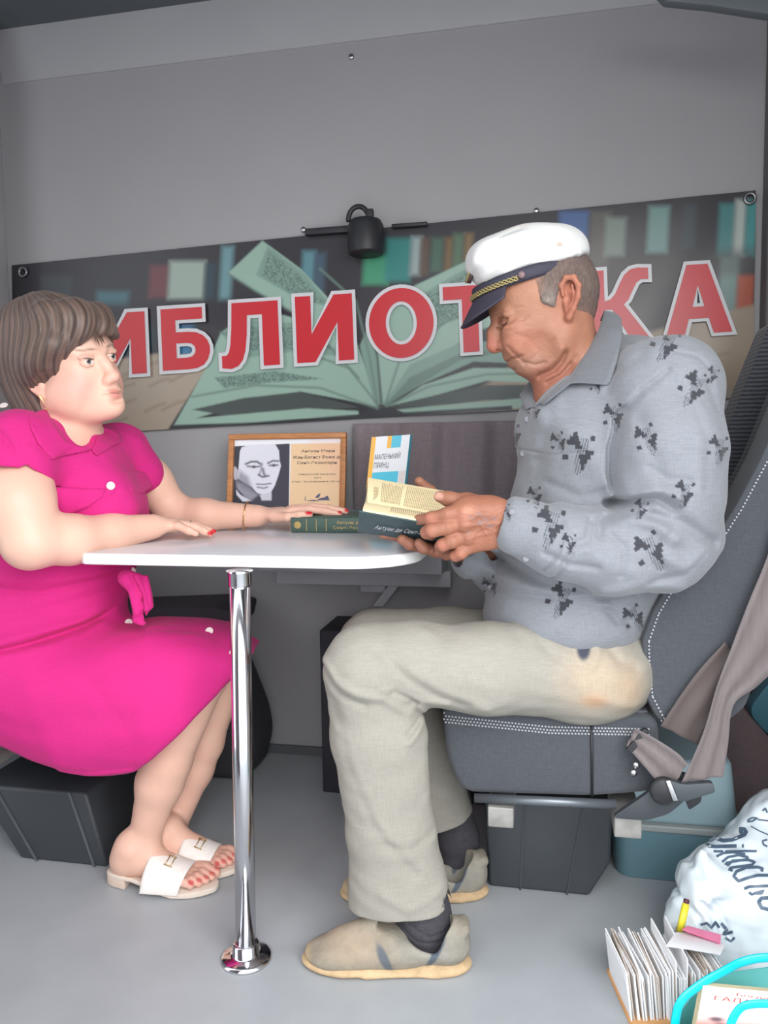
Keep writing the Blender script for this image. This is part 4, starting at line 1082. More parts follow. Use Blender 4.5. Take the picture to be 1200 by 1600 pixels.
# near (left) hand
YN = 1.275
B.ecap(px(805, 818, YN + .01), px(770, 818, YN + .005), (.034, .022), (.040, .020), (0, 0, 1), k=.02)
B.ell(px(748, 818, YN + .005), (.050, .019, .047), rotY(-8), k=.015)
B.ell(px(728, 806, YN - .002), (.026, .016, .030), k=.012)
B.ell(px(730, 840, YN + .004), (.026, .015, .026), k=.012)
B.cap(px(775, 800, YN - .002), px(735, 800, YN - .006), .020, .018, k=.02)
B.chain([px(722, 797, YN - .004), px(700, 804, YN - .006), px(674, 810, YN + .006), px(655, 812, YN + .03)], [.0135, .0120, .0108, .0095], k=.006)      # forefinger into the pages
B.chain([px(720, 817, YN - .003), px(700, 824, YN - .010), px(675, 829, YN - .008), px(667, 832, YN + .006), px(674, 836, YN + .026)], [.0135, .0125, .0118, .0110, .0095], k=.004)
B.chain([px(726, 836, YN), px(706, 846, YN - .008), px(692, 851, YN - .002), px(689, 854, YN + .014), px(700, 855, YN + .032)], [.0130, .0118, .0112, .0105, .009], k=.004)
B.chain([px(735, 853, YN + .004), px(720, 864, YN - .002), px(712, 868, YN + .006), px(712, 868, YN + .022)], [.0120, .0108, .010, .009], k=.004)
B.chain([px(765, 792, YN + .020), px(730, 784, YN + .028), px(702, 780, YN + .034), px(687, 776, YN + .040)], [.019, .0140, .0118, .0100], k=.010)  # thumb over the page
B.ell(px(728, 800, YN - .018), (.009, .006, .009), k=.008); B.ell(px(725, 822, YN - .017), (.009, .006, .009), k=.008); B.ell(px(732, 842, YN - .012), (.008, .006, .008), k=.008)
for a, b in (((722, 800), (770, 806)), ((722, 822), (775, 818)), ((730, 842), (775, 830))):
    B.ridge([px(*a, YN - .02), px(*b, YN - .015)], .0016, .0035, yr=(YN - .06, YN + .01))
for pts in ([(735, 812), (752, 800), (772, 803), (790, 795)], [(740, 835), (756, 824), (768, 828), (788, 812)], [(748, 815), (760, 836)]):
    B.ridge([px(x, y, YN - .02) for x, y in pts], .0013, .0016, yr=(YN - .06, YN + .01))
for x, y in ((700, 804), (694, 826), (701, 848)): B.ridge([px(x, y - 8, YN), px(x + 1, y + 8, YN)], -.0010, .0014, yr=(YN - .06, YN))
# far (right) hand cradles the spine
B.ell(px(712, 850, 1.45), (.046, .046, .018), rotY(-5), k=.02)
B.chain([px(700, 846, 1.42), px(655, 846, 1.40), px(625, 838, 1.385), px(598, 834, 1.375)], [.012, .0108, .0098, .0088], k=.006)
B.chain([px(695, 850, 1.40), px(665, 856, 1.37), px(640, 850, 1.35), px(628, 843, 1.345)], [.012, .0110, .0100, .0092], k=.005)
B.chain([px(702, 856, 1.38), px(682, 862, 1.35), px(662, 856, 1.33), px(655, 849, 1.33)], [.0115, .0105, .0098, .0090], k=.005)
B.chain([px(712, 860, 1.37), px(698, 866, 1.345), px(684, 862, 1.33)], [.011, .010, .009], k=.005)
B.chain([px(720, 842, 1.50), px(700, 800, 1.535), px(672, 768, 1.54), px(655, 752, 1.53)], [.018, .014, .0115, .0095], k=.01)
FR = (YH - .07, YH + .07)
for pts, hh, w in (([(788, 563), (797, 561), (806, 558), (817, 555)], -.0035, .0018), ([(782, 507), (788, 508), (795, 505.5), (803, 500)], -.0026, .0015), ([(786, 500), (794, 496), (806, 495), (814, 500)], -.0020, .0022),
                   ([(790, 517), (800, 517.5), (808, 513)], -.0020, .0022), ([(795, 541), (803, 550), (812, 556), (822, 566)], -.0026, .0030),
                   ([(800, 574), (806, 573), (812, 575)], -.0018, .0030)):
    B.ridge([h(x, y, -.05) for x, y in pts], hh, w, yr=FR)
# skin folds of the face
for pts, hh, w in (([(825, 565), (838, 569), (853, 566)], -.0024, .0028), ([(883, 552), (879, 564), (868, 577), (848, 585)], -.0055, .0050), ([(876, 548), (868, 562), (856, 572)], .0030, .0060),
                   ([(893, 568), (880, 585), (860, 596)], -.0034, .0042), ([(832, 560), (846, 550), (862, 532)], -.0014, .004), ([(900, 560), (890, 585), (866, 612)], -.0022, .006),
                   ([(812, 503), (824, 497)], -.0012, .0018), ([(812, 508), (826, 511)], -.0012, .0018), ([(806, 524), (826, 530), (838, 545)], -.0010, .004), ([(775, 488), (795, 484), (815, 482)], -.0012, .002)):
    B.ridge([h(x, y, -.05) for x, y in pts], hh, w, yr=(YH - .12, YH))
B.paint(h(765, 540), (.018, .03, .020), SKR, .5, .6); B.paint(h(812, 535, -.05), (.030, .03, .024), (166, 106, 88), .8, .45)
B.paint(h(805, 558.5), (.015, .03, .0016), (92, 50, 48), .6, .8, R=rotY(18)); B.paint(h(798, 564), (.008, .022, .0030), (160, 86, 80), .6, .8)
B.paint(h(794, 504.5, -.035), (.0115, .02, .0015), (80, 50, 50), .6, .85, R=rotY(20)); B.paint(h(798, 513, -.035), (.012, .02, .004), (150, 84, 80), .7, .5)
B.paint(h(892, 462, -.09), (.02, .03, .04), (158, 88, 70), .6, .5)
B.paint(h(825, 572, 0), (.040, .07, .018), (142, 112, 98), .8, .55); B.paint(h(865, 590, 0), (.03, .08, .02), (146, 88, 72), .8, .5)
B.paint(h(860, 610, 0), (.07, .09, .045), (136, 84, 68), .6, .6)
B.paint(h(820, 470, -.06), (.05, .05, .03), (166, 122, 98), .6, .4)
B.paint(px(745, 815, YN), (.07, .05, .06), (144, 92, 72), .5, .8); B.paint(px(690, 850, 1.38), (.12, .08, .035), (134, 84, 68), .4, .7)
for x, y in ((672, 811), (668, 831), (690, 853), (713, 868)): B.paint(px(x, y, YN), (.012, .03, .010), (168, 106, 88), .6, .6)
B.paint(px(728, 802, YN - .02), (.011, .012, .011), (188, 130, 110), .8, .8); B.paint(px(684, 775, YN + .03), (.009, .02, .007), (196, 150, 132), .4, .8)
rr = np.random.default_rng(3)
for i in range(9):                     # faded tattoo strokes on the back of the hand
    x, y = rr.uniform(732, 772), rr.uniform(800, 832); B.paint(px(x, y, YN - .015), (rr.uniform(.003, .008), .02, rr.uniform(.0015, .004)), (128, 112, 112), .6, .5, R=rotY(rr.uniform(-40, 40)))
B.mesh('body', 0.0019, M_skin_m, man, base=SK)
M_nail = mat('nail', rgb(226, 178, 160), 0.3)
# ------------------------------------------------ hair
Hh = SDF()
Hh.ell(h(851, 452), (0.0955, 0.0815, 0.088), k=.01)
Hh.cap(h(880, 470), h(886, 490), .050, .044, k=.03)
Hh.ell(h(852, 470, -.060), (.020, .022, .030), k=.01); Hh.ell(h(852, 470, .060), (.020, .022, .030), k=.01)
Hh.half(h(828, 470), (-1, 0, -.35), k=.004)
Hh.half(h(900, 505), (-.3, 0, -1), k=.004)
for sgn in (-1, 1):
    Hh.ell(h(889, 475, .085 * sgn), (.022, .03, .042), rotY(-8), k=.004, op='s')
    Hh.ell(h(856, 512, .07 * sgn), (.040, .04, .024), rotY(20), k=.006, op='s')
Hh.paint(h(832, 455, -.07), (.012, .05, .05), (160, 120, 100), .9, .7); Hh.paint(h(905, 500, 0), (.06, .1, .014), (140, 104, 90), .9, .6)
Hh.noise(.0007, 900, 4)
Hh.paint(h(855, 478, -.07), (.014, .04, .022), (138, 128, 122), .9, .8); Hh.paint(h(915, 490, 0), (.03, .09, .03), (98, 78, 72), .8, .5)
Hh.mesh('hair', .0024, mat('short_grey_hair', (1, 1, 1, 1), 0.85, attr='tint', var=0.25, vscale=260, bump=0.8, bscale=700, stretch=(1, 1, .4)), man, base=(104, 88, 82))
for sgn in (-1, 1):
    m = MB()
    for i in range(30):
        t = i / 29; p = Vector(h(779 + 26 * t, 489 - 3 * math.sin(t * 3.1), (.012 + .034 * t) * sgn)) + Vector((-.010 + .003 * t, .003 * sgn, .002 + random.uniform(-.002, .002)))
        m.tube([p + Vector((.004, 0, 0)), p, p + Vector((.003 + random.uniform(0, .003), .001 * sgn, random.uniform(-.004, .001)))], [.0006, .0006, .0002], 4)
    m.build('eyebrow', mat('brow_hair_grey', rgb(100, 84, 76), 0.8), man)
# ------------------------------------------------ cap
M_capw = mat('cap_white', rgb(232, 232, 230), 0.75, weave=0.05, wscale=900, var=0.03, vscale=25)
M_capn = mat('cap_navy', rgb(44, 42, 56), 0.7, weave=0.15, wscale=900)
Cc = SDF()
R15 = rotY(15)
Cc.ell(h(826, 402), (.098, .090, .048), rotY(8), k=.02)
Cc.ell(h(800, 412), (.066, .080, .046), rotY(20), k=.03)
Cc.ell(h(862, 396), (.062, .084, .036), rotY(-12), k=.03)
Cc.cap(h(762, 405, -.05), h(755, 405, .05), .022, .022, k=.04)
bandA = Vector(h(737, 457)); bandB = Vector(h(908, 408)); bd = (bandB - bandA).normalized(); bn_ = bd.cross(Vector((0, 1, 0))).normalized()
if bn_.z > 0: bn_ = -bn_
Cc.half(tuple(bandA - bn_ * .002), tuple(bn_), k=.006)
for pts, hh in (([(745, 420), (770, 392), (800, 372)], -.004), ([(760, 430), (780, 405), (800, 398)], .003), ([(850, 380), (870, 385), (890, 395)], -.003), ([(820, 430), (850, 410), (895, 398)], .0025), ([(770, 440), (790, 420), (830, 415)], -.002), ([(785, 372), (815, 362), (850, 366)], .002)):
    Cc.ridge([h(x, y, -.08) for x, y in pts], hh, .007, yr=(YH - .15, YH + .02))
for pts, hh in (([(750, 400), (790, 378), (830, 380)], -.004), ([(800, 410), (850, 395), (900, 388)], -.0035), ([(840, 425), (875, 412), (908, 405)], .003), ([(880, 370), (900, 380), (910, 395)], .003), ([(765, 385), (790, 362), (815, 352)], -.003)):
    Cc.ridge([h(x, y, -.08) for x, y in pts], hh, .006, yr=(YH - .15, YH + .02))
Cc.noise(.0020, 60, 8)
Cc.paint(h(872, 383, -.08), (.006, .05, .004), (170, 150, 130), .7, .8); Cc.paint(h(790, 360, 0), (.03, .09, .01), (216, 196, 178), .9, .5)
cap_root = Cc.mesh('peaked_cap', .0025, mat('cap_cloth', (1, 1, 1, 1), 0.75, attr='tint', weave=0.05, wscale=900), man, base=(206, 206, 205))
# band: oval ring round the head
def ring_pt(t, off_n, grow=0.0):       # t=0 front, pi back; negative y side is the camera side
    ctr = bandA.lerp(bandB, .5); rx = (bandB - bandA).length / 2 * 0.985 + grow; ry = .081 + grow
    return ctr + bd * (-math.cos(t)) * rx + Vector((0, 1, 0)) * (-math.sin(t)) * ry + bn_ * off_n
m = MB(); n = 64
def bgrid(u, v): return ring_pt(2 * math.pi * u, -.004 + v * .022, -.002 + .003 * math.sin(math.pi * v))
m.grid(bgrid, n, 4); m.build('cap_band', M_capn, cap_root, smooth=True, solid=.003)
# visor
m = MB()
def vis(u, v):
    t = (u - .5) * 2 * 1.02           # angle either side of the front
    b = ring_pt(t, .016, .001)
    tip = ring_pt(0, .016) + (Vector(h(721, 508)) - Vector(h(739, 468)))
    dirv = (Vector(h(721, 508)) - Vector(h(741, 466)))
    ln = max(0.0, math.cos(t * 1.45)) ** 0.6
    out = b + dirv * v * ln + Vector((0, 1, 0)) * (-math.sin(t)) * .018 * v
    return out + Vector((0, 0, 1)) * (-0.010 * (t ** 2) * v)
m.grid(vis, 40, 12); m.build('visor', mat('visor_navy', rgb(52, 48, 62), 0.55), cap_root, smooth=True, solid=.003)
# gold braid: three plaited cords
for k in range(3):
    pts = []
    for i in range(120):
        t = -1.25 + 2.5 * i / 119
        pts.append(ring_pt(t, .0105 + .0035 * math.sin(i * .55 + k * 2.094), .0045 + .0012 * math.cos(i * .55 + k * 2.094)))
    MB().tube(pts, .0014, 6).build('gold_braid', mat('braid_gold', rgb(150, 136, 92), 0.5, metal=0.3), cap_root, smooth=True)
for t in (-1.32, 1.32):
    c = ring_pt(t, .008, .004); nrm = (c - bandA.lerp(bandB, .5)); nrm -= bn_ * nrm.dot(bn_)
    MB().lathe(c, [(.0062, 0), (.006, .0025), (.003, .004), (.0005, .0044)], 16, axis=nrm).build('cap_button', mat('button_dull', rgb(112, 90, 92), 0.5), cap_root, smooth=True)
c = Vector(h(736, 420)) ; nd = Vector((-1, 0, .25)).normalized()
g = MB(); a1 = Vector((0, 1, 0)); a2 = nd.cross(a1)
ov = [c + a1 * math.cos(2 * math.pi * i / 24) * .017 + a2 * math.sin(2 * math.pi * i / 24) * .026 - nd * .006 for i in range(24)]
g.prism(ov, nd * .009); g.build('badge', mat('badge_dark', rgb(66, 44, 44), 0.5), cap_root, bevel=.002)
pts = [p + nd * .009 for p in ov] + [ov[0] + nd * .009]; MB().tube(pts, .0016, 6).build('badge_rim', MATS['braid_gold'], cap_root, smooth=True)
# ------------------------------------------------ shirt
def shirt_mat():
    m = mat('shirt_grey_cloth', (1, 1, 1, 1), 0.85, attr='tint', weave=0.10, wscale=650, sheen=0.2, bump=0.1, bscale=120); return m
S_ = SDF()
S_.ecap(px(886, 935, 1.47), px(925, 830, 1.46), (.172, .150), (.170, .152), (0, 1, 0), k=.05)
S_.ecap(px(925, 830, 1.46), px(945, 700, 1.455), (.170, .150), (.172, .150), (0, 1, 0), k=.05)
S_.ecap(px(950, 690, 1.455), px(962, 620, 1.46), (.175, .135), (.150, .092), (0, 1, 0), k=.05)
S_.ell(px(880, 960, 1.47), (.150, .165, .045), rotY(3), k=.04)
S_.cap(px(1040, 606, 1.315), px(985, 602, 1.62), .080, .072, k=.05)
S_.cap(px(930, 590, 1.46), px(965, 600, 1.46), .075, .08, k=.05)
S_.ell(px(850, 665, 1.50), (.050, .11, .060), k=.05)
S_.cap(px(888, 640, 1.400), px(965, 618, 1.375), .045, .055, k=.04)
# near sleeve
S_.chain([px(1040, 612, 1.300), px(1046, 700, 1.270), px(1044, 780, 1.262), px(1040, 842, 1.268)], [.085, .082, .078, .068], k=.035)
S_.cap(px(1060, 820, 1.265), px(1082, 842, 1.27), .045, .018, k=.03)
S_.chain([px(1040, 850, 1.268), px(960, 862, 1.262), px(880, 848, 1.262), px(818, 826, 1.272)], [.078, .068, .060, .048], k=.025)
S_.ecap(px(858, 838, 1.268), px(806, 822, 1.274), (.058, .044), (.047, .035), (0, 0, 1), k=.012)
S_.cap(px(1078, 840, 1.28), px(1060, 880, 1.28), .05, .03, k=.03)
# far sleeve
S_.chain([px(985, 610, 1.62), px(900, 760, 1.68), px(862, 868, 1.66), px(790, 882, 1.56), px(740, 872, 1.49)], [.072, .068, .062, .055, .046], k=.03)
# openings
S_.half(px(799, 820, 1.27), (-1, -.1, .05), k=.004) if False else None
S_.cap(px(790, 818, 1.275), px(815, 823, 1.275), .030, .026, k=.004, op='s')
S_.cap(px(720, 858, 1.47), px(745, 870, 1.49), .034, .028, k=.004, op='s')
S_.ecap(h(882, 520), px(898, 556, 1.43), (.062, .057), (.060, .056), (0, 1, 0), k=.008, op='s')
S_.chain([px(850, 570, 1.42), px(842, 605, 1.43), px(835, 634, 1.43)], [.044, .028, .008], k=.010, op='s')
# folds traced on the near side
def fold(pts, hh, w, y0=1.10, y1=1.40): S_.ridge([px(x, y, 1.25) for x, y in pts], hh * 1.35, w, yr=(y0, y1))
fold([(1035, 581), (1000, 610), (972, 650), (961, 700), (960, 740), (966, 785)], -.006, .006)
fold([(1040, 578), (1010, 598), (985, 632)], .003, .008)
fold([(960, 790), (985, 780), (1010, 776), (1032, 790)], -.014, .009); fold([(965, 778), (1000, 764), (1030, 772)], .006, .010)
fold([(1000, 800), (1040, 808), (1075, 830), (1105, 845)], -.007, .010); fold([(960, 806), (1000, 812), (1030, 835)], .007, .012)
fold([(957, 802), (930, 812), (925, 830)], -.006, .008); fold([(915, 812), (905, 838), (885, 845)], -.005, .007)
fold([(1098, 600), (1112, 660), (1118, 720)], -.003, .010); fold([(1060, 640), (1075, 700), (1068, 760)], .004, .018)
fold([(880, 860), (870, 880), (865, 900)], -.004, .006); fold([(935, 925), (985, 905), (1050, 915)], .004, .012)
fold([(900, 850), (940, 880), (990, 890)], .003, .014); fold([(1010, 860), (1050, 880), (1080, 860)], .005, .012)
fold([(760, 945), (830, 950), (930, 945), (1010, 935)], -.004, .008, 1.1, 1.6); fold([(800, 900), (850, 920), (920, 930)], -.005, .010, 1.1, 1.6)
fold([(750, 900), (800, 925), (860, 935)], .004, .012, 1.1, 1.6); fold([(860, 640), (930, 700), (950, 760)], .004, .016, 1.1, 1.5); fold([(870, 720), (860, 780), (865, 830)], -.003, .012, 1.1, 1.6)
fold([(820, 700), (812, 760), (800, 790)], .003, .010, 1.1, 1.6); fold([(900, 610), (880, 660), (870, 720)], -.003, .012, 1.1, 1.5)
fold([(1020, 530), (1000, 560), (960, 580)], -.002, .008); fold([(868, 838), (858, 868), (846, 888)], -.003, .003)
fold([(1100, 575), (1085, 560), (1050, 550)], -.002, .004)
for pts, hh, w in (([(1040, 600), (1065, 640), (1080, 700), (1075, 760)], -.0028, .010), ([(990, 640), (1000, 700), (1020, 750)], -.0025, .010), ([(1000, 730), (1020, 745), (1050, 750)], -.003, .007), ([(940, 830), (960, 850), (955, 890)], -.003, .006),
                   ([(1030, 820), (1010, 845), (1015, 880)], -.003, .007), ([(1080, 860), (1050, 890), (1000, 905)], -.003, .007), ([(830, 800), (850, 815), (870, 812)], -.002, .006), ([(845, 860), (880, 875), (920, 880)], -.003, .006),
                   ([(880, 950), (920, 940), (960, 955)], .004, .008), ([(960, 960), (985, 985), (1005, 985)], -.004, .007), ([(780, 880), (800, 900), (850, 912)], -.004, .007), ([(840, 700), (880, 712), (940, 705)], -.0012, .002),
                   ([(880, 760), (920, 780), (950, 770)], -.003, .008), ([(925, 560), (900, 600), (890, 640)], .003, .010), ([(960, 540), (975, 575), (965, 610)], -.0025, .007)):
    fold(pts, hh, w, 1.10, 1.55)
S_.noise(.0020, 42, 12); S_.noise(.0006, 130, 5)
# printed motif: broken blocks with hatching, placed on the cloth
motifs = [(1040, 535, -20, 1.0), (1083, 605, -25, 1.0), (958, 650, 12, .8), (1010, 685, 25, .9), (905, 705, -5, 1.15), (872, 690, 20, .6), (1068, 770, -8, .8), (1122, 700, 0, .8),
          (858, 820, -8, 1.15), (888, 848, 0, .6), (1015, 860, 30, 1.15), (876, 935, -15, 1.0), (790, 800, 20, .5), (835, 775, 10, .6), (765, 915, 20, .6), (990, 965, 30, .8), (800, 680, 10, .7), (930, 600, 20, .5), (1000, 795, -15, .6), (835, 640, 0, .5), (1112, 585, -20, .5)]
def shirt_paint(V, col):
    X, Z = project(V); dark = lin3((46, 47, 54))
    for mx_, my_, ang, s in motifs:
        a = math.radians(-ang); c, sn = math.cos(a), math.sin(a)
        u = ((X - mx_) * c + (Z - my_) * sn) / s; v = (-(X - mx_) * sn + (Z - my_) * c) / s
        w = np.zeros(len(V))
        for (x0, y0, x1, y1) in ((-18, -14, 0, -8), (-14, -20, -2, -14), (-10, -26, -4, -20), (-6, -8, 4, -3), (0, 4, 16, 10), (2, 10, 12, 17), (4, 17, 8, 25), (8, -2, 20, 4), (-22, 6, -14, 13), (14, -22, 20, -15)):
            w = np.maximum(w, ((u > x0) & (u < x1) & (v > y0) & (v < y1)).astype(float))
        st = ((np.abs(((u + v * .18) % 3.6) - 1.8) < .7) & (u > -5) & (u < 12) & (v > -18) & (v < 34 - np.abs(u))).astype(float) * .75
        w = np.maximum(w, st); col = col * (1 - w[:, None]) + dark * w[:, None]
    return col
S_.mesh('shirt', .0018, shirt_mat(), man, base=(122, 125, 131), extra_paint=shirt_paint)
# collar: folded leaf
M_shp = mat('shirt_plain', rgb(104, 107, 113), 0.85, weave=0.10, wscale=650, sheen=0.2)
def leaf(name, outer, solid=.0022):
    m = MB(); n = len(outer)
    m.grid(lambda u, v: (lambda i, f: Vector(outer[i][0]).lerp(Vector(outer[min(i + 1, n - 1)][0]), f).lerp(Vector(outer[i][1]).lerp(Vector(outer[min(i + 1, n - 1)][1]), f), v))(min(int(u * (n - 1)), n - 2), u * (n - 1) - min(int(u * (n - 1)), n - 2)) + Vector((0, -.004 * math.sin(math.pi * v), .002 * math.sin(math.pi * v))), 36, 8)
    return m.build(name, M_shp, man, smooth=True, solid=solid)
leaf('collar', [(px(838, 634, 1.395), px(850, 632, 1.36)), (px(862, 612, 1.37), px(895, 596, 1.335)), (px(893, 585, 1.365), px(952, 602, 1.30)), (px(915, 552, 1.37), px(965, 560, 1.305)), (px(936, 515, 1.385), px(973, 520, 1.345)), (px(944, 488, 1.43), px(970, 498, 1.42)), (px(944, 486, 1.47), px(968, 494, 1.49)), (px(938, 500, 1.52), px(950, 520, 1.56))])
leaf('collar', [(px(838, 636, 1.41), px(822, 640, 1.42)), (px(838, 610, 1.46), px(812, 618, 1.48)), (px(850, 595, 1.50), px(830, 592, 1.53)), (px(880, 570, 1.52), px(880, 560, 1.57))])
# pocket outline, placket and buttons
def on_near(sdf_x, y, Y): return P(sdf_x, y, Y)
for x, y, Y in ((817, 709, 1.352), (824, 655, 1.37), (800, 800, 1.36), (766, 918, 1.41), (822, 873, 1.222)):
    MB().lathe(S_.hit(x, y, 1.1, 1.6, .0005), [(.0048, 0), (.0055, .0012), (.0045, .002), (.001, .0014)], 16, axis=Vector((-.5, -1, .1))).build('shirt_button', mat('button_grey', rgb(128, 128, 134), 0.3), man, smooth=True)
# ------------------------------------------------ trousers
M_tr = mat('trouser_beige', (1, 1, 1, 1), 0.85, attr='tint', weave=0.07, wscale=500, var=0.03, vscale=12, bump=0.1, bscale=150)
T = SDF()
T.ell(px(915, 1030, 1.47), (.120, .175, .100), rotY(0), k=.05)
T.cap(px(940, 1045, 1.39), px(900, 1048, 1.37), .085, .085, k=.04)
T.chain([px(915, 1046, 1.375), px(760, 1046, 1.352), px(650, 1036, 1.34), px(574, 1040, 1.335)], [.086, .080, .071, .074], k=.02)
T.ecap(px(572, 1046, 1.337), px(592, 1150, 1.338), (.070, .073), (.064, .083), (0, 1, 0), k=.02)
T.ecap(px(592, 1150, 1.338), px(610, 1300, 1.338), (.064, .083), (.060, .078), (0, 1, 0), k=.02)
T.ecap(px(610, 1300, 1.338), px(632, 1450, 1.335), (.060, .078), (.066, .100), (0, 1, 0), k=.02)
T.chain([px(900, 1010, 1.56), px(700, 1005, 1.585), px(585, 1006, 1.585)], [.08, .074, .072], k=.02)
T.ecap(px(585, 1010, 1.585), px(660, 1170, 1.585), (.062, .075), (.056, .072), (0, 1, 0), k=.02)
T.ecap(px(660, 1170, 1.585), px(700, 1300, 1.585), (.056, .072), (.058, .064), (0, 1, 0), k=.02)
# hems
T.half(px(630, 1433, 1.30), (0.06, -.12, -1), k=.003) if False else None
hemn = Vector((0.0, -.10, -1)).normalized()
class _H: pass
T.box(px(632, 1447, 1.335), (.14, .13, .046), rotY(2), r=.002, k=.004, op='s')
T.ecap(px(631, 1415, 1.335), px(629, 1385, 1.335), (.058, .086), (.055, .082), (0, 1, 0), k=.003, op='s')
T.box(px(724, 1296, 1.60), (.10, .11, .042), rotY(18), r=.002, k=.004, op='s')
def tf(pts, hh, w, y0=1.15, y1=1.345): T.ridge([px(x, y, 1.28) for x, y in pts], hh, w, yr=(y0, y1))
tf([(505, 1040), (525, 1065), (560, 1080), (600, 1090), (640, 1120)], .005, .009); tf([(505, 1050), (530, 1085), (570, 1100)], -.004, .008)
tf([(590, 1018), (640, 1060), (690, 1090), (730, 1105)], -.004, .009); tf([(600, 1075), (650, 1095), (700, 1102)], .004, .008); tf([(640, 1040), (700, 1085), (760, 1110)], .003, .012)
tf([(655, 1108), (665, 1122), (660, 1140), (640, 1160)], .006, .008); tf([(650, 1100), (640, 1092), (615, 1080)], -.006, .006); tf([(662, 1130), (640, 1150)], -.005, .006)
tf([(530, 1150), (560, 1230), (600, 1300), (660, 1360), (700, 1400)], .003, .014); tf([(520, 1100), (545, 1200), (585, 1290), (650, 1370)], -.0028, .010)
tf([(670, 1200), (672, 1260), (690, 1320)], .003, .012); tf([(600, 1400), (640, 1420), (690, 1400)], .003, .010); tf([(690, 1310), (640, 1330), (600, 1320)], -.003, .010)
tf([(850, 1010), (900, 1050), (920, 1080)], -.005, .010, 1.15, 1.40); tf([(880, 1040), (930, 1090), (1000, 1110)], .004, .012, 1.15, 1.40); tf([(820, 990), (860, 1010), (890, 1030)], .003, .01, 1.15, 1.4)
tf([(760, 985), (720, 990), (680, 1010)], -.002, .01, 1.1, 1.4); tf([(920, 990), (940, 1020), (925, 1045)], .004, .008, 1.1, 1.4); tf([(945, 1000), (975, 1040), (1000, 1050)], -.004, .009, 1.1, 1.4)
T.noise(.0018, 34, 21); T.noise(.0006, 120, 9)
T.paint(px(930, 1060, 1.30), (.06, .08, .05), (190, 164, 134), .8, .5); T.paint(px(925, 1090, 1.30), (.02, .06, .012), (172, 126, 88), .8, .6); T.paint(px(985, 1080, 1.3), (.03, .08, .04), (178, 150, 120), .8, .5)
T.paint(px(915, 1012, 1.29), (.012, .05, .022), (44, 52, 70), .25, .95, R=rotY(-15))
T.mesh('trousers', .0026, M_tr, man, base=(146, 142, 133))
# ------------------------------------------------ socks and shoes
M_sock = mat('sock_dark', rgb(62, 60, 66), 0.9, weave=0.2, wscale=500)
def shoe(ax, ay, hx, hy, tx, ty, Yc, rootname, splay):
    """built in the shoe's own frame: heel at origin, +x to the toe, z up"""
    heel = F(hx, hy); toe = F(tx, ty); d = toe - heel; L = d.length; ex = d.normalized(); ey = EZ.cross(ex); heel = heel.copy()
    off = ey * (0.045 if ey.y > 0 else -0.045)
    def g(x, y, z): return tuple(heel + off + ex * (x * L / .28) + ey * y + EZ * z)
    R = np.array([list(ex), list(ey), list(EZ)]).T
    K = .28
    s = SDF()
    # upper
    s.ell(g(.045, 0, .045), (.045, .034, .050), R, k=.02); s.ell(g(.10, 0, .036), (.06, .037, .034), R, k=.02)
    s.ell(g(.17, 0, .032), (.075, .044, .034), R, k=.03); s.ell(g(.225, 0, .022), (.052, .042, .022), R, k=.03)
    s.cap(g(.150, 0, .078), g(.205, 0, .040), .026, .018, k=.03)
    s.cap(g(.014, .014, .078), g(.014, -.014, .078), .009, .009, k=.015)
    s.half(g(0, 0, .006), (0, 0, -1), k=.003)
    s.ecap(g(.060, 0, .16), g(.070, 0, .060), (.033, .038), (.032, .040), tuple(ey), k=.006, op='s')
    s.box(g(.098, 0, .090), (.056, .09, .030), R @ rotY(21), r=.006, k=.008, op='s')
    s.noise(.0010, 90, 4)
    s.ridge([g(.14, -.06, .012), g(.145, -.05, .03), g(.13, -.04, .05)], -.003, .003); s.ridge([g(.14, .06, .012), g(.145, .05, .03), g(.13, .04, .05)], -.003, .003)
    for q in (.18, .20): s.ridge([g(q, -.05, .02), g(q + .005, -.02, .05), g(q + .005, .03, .05)], -.0012, .003)
    s.paint(g(.19, 0, .05), (.06, .06, .03), (168, 148, 126), .7, .7, R=R); s.paint(g(.06, 0, .05), (.07, .06, .03), (140, 140, 134), .8, .7, R=R)
    s.paint(g(.275, 0, .018), (.022, .05, .022), (186, 162, 126), .4, .85, R=R)
    for sg in (-1, 1):
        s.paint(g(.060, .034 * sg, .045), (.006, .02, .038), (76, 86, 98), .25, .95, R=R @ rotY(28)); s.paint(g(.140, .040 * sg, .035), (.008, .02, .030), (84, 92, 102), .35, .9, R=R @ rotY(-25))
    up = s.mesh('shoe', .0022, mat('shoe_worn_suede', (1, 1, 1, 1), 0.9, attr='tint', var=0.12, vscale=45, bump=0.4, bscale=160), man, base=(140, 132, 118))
    s = SDF(); s.ell(g(.052, 0, .008), (.056, .039, .016), R, k=.01); s.ecap(g(.06, 0, .007), g(.17, .0, .007), (.038, .012), (.047, .012), tuple(ey), k=.01)
    s.ell(g(.20, 0, .010), (.086, .049, .015), R, k=.01)
    s.half(g(0, 0, .001), (0, 0, -1), k=.002); s.half(g(0, 0, .019), (-.03 * ex.x, 0, 1), k=.004)
    s.noise(.0003, 120, 6)
    s.mesh('sole', .0022, mat('sole_tan', rgb(190, 162, 126), 0.85, var=0.15, vscale=50, bump=0.4, bscale=160), up)
    MB().lathe(Vector(g(.088, -.0385 if off.y > 0 else .0385, .046)), [(.006, 0), (.0055, .002), (.002, .003), (.0005, .003)], 14, axis=Vector((0, -1, .3))).build('rivet', mat('rivet_orange', rgb(206, 142, 86), 0.4), up, smooth=True)
    return g
g = shoe(0, 0, 742, 1537, 462, 1530, 1.33, 'n', 0)
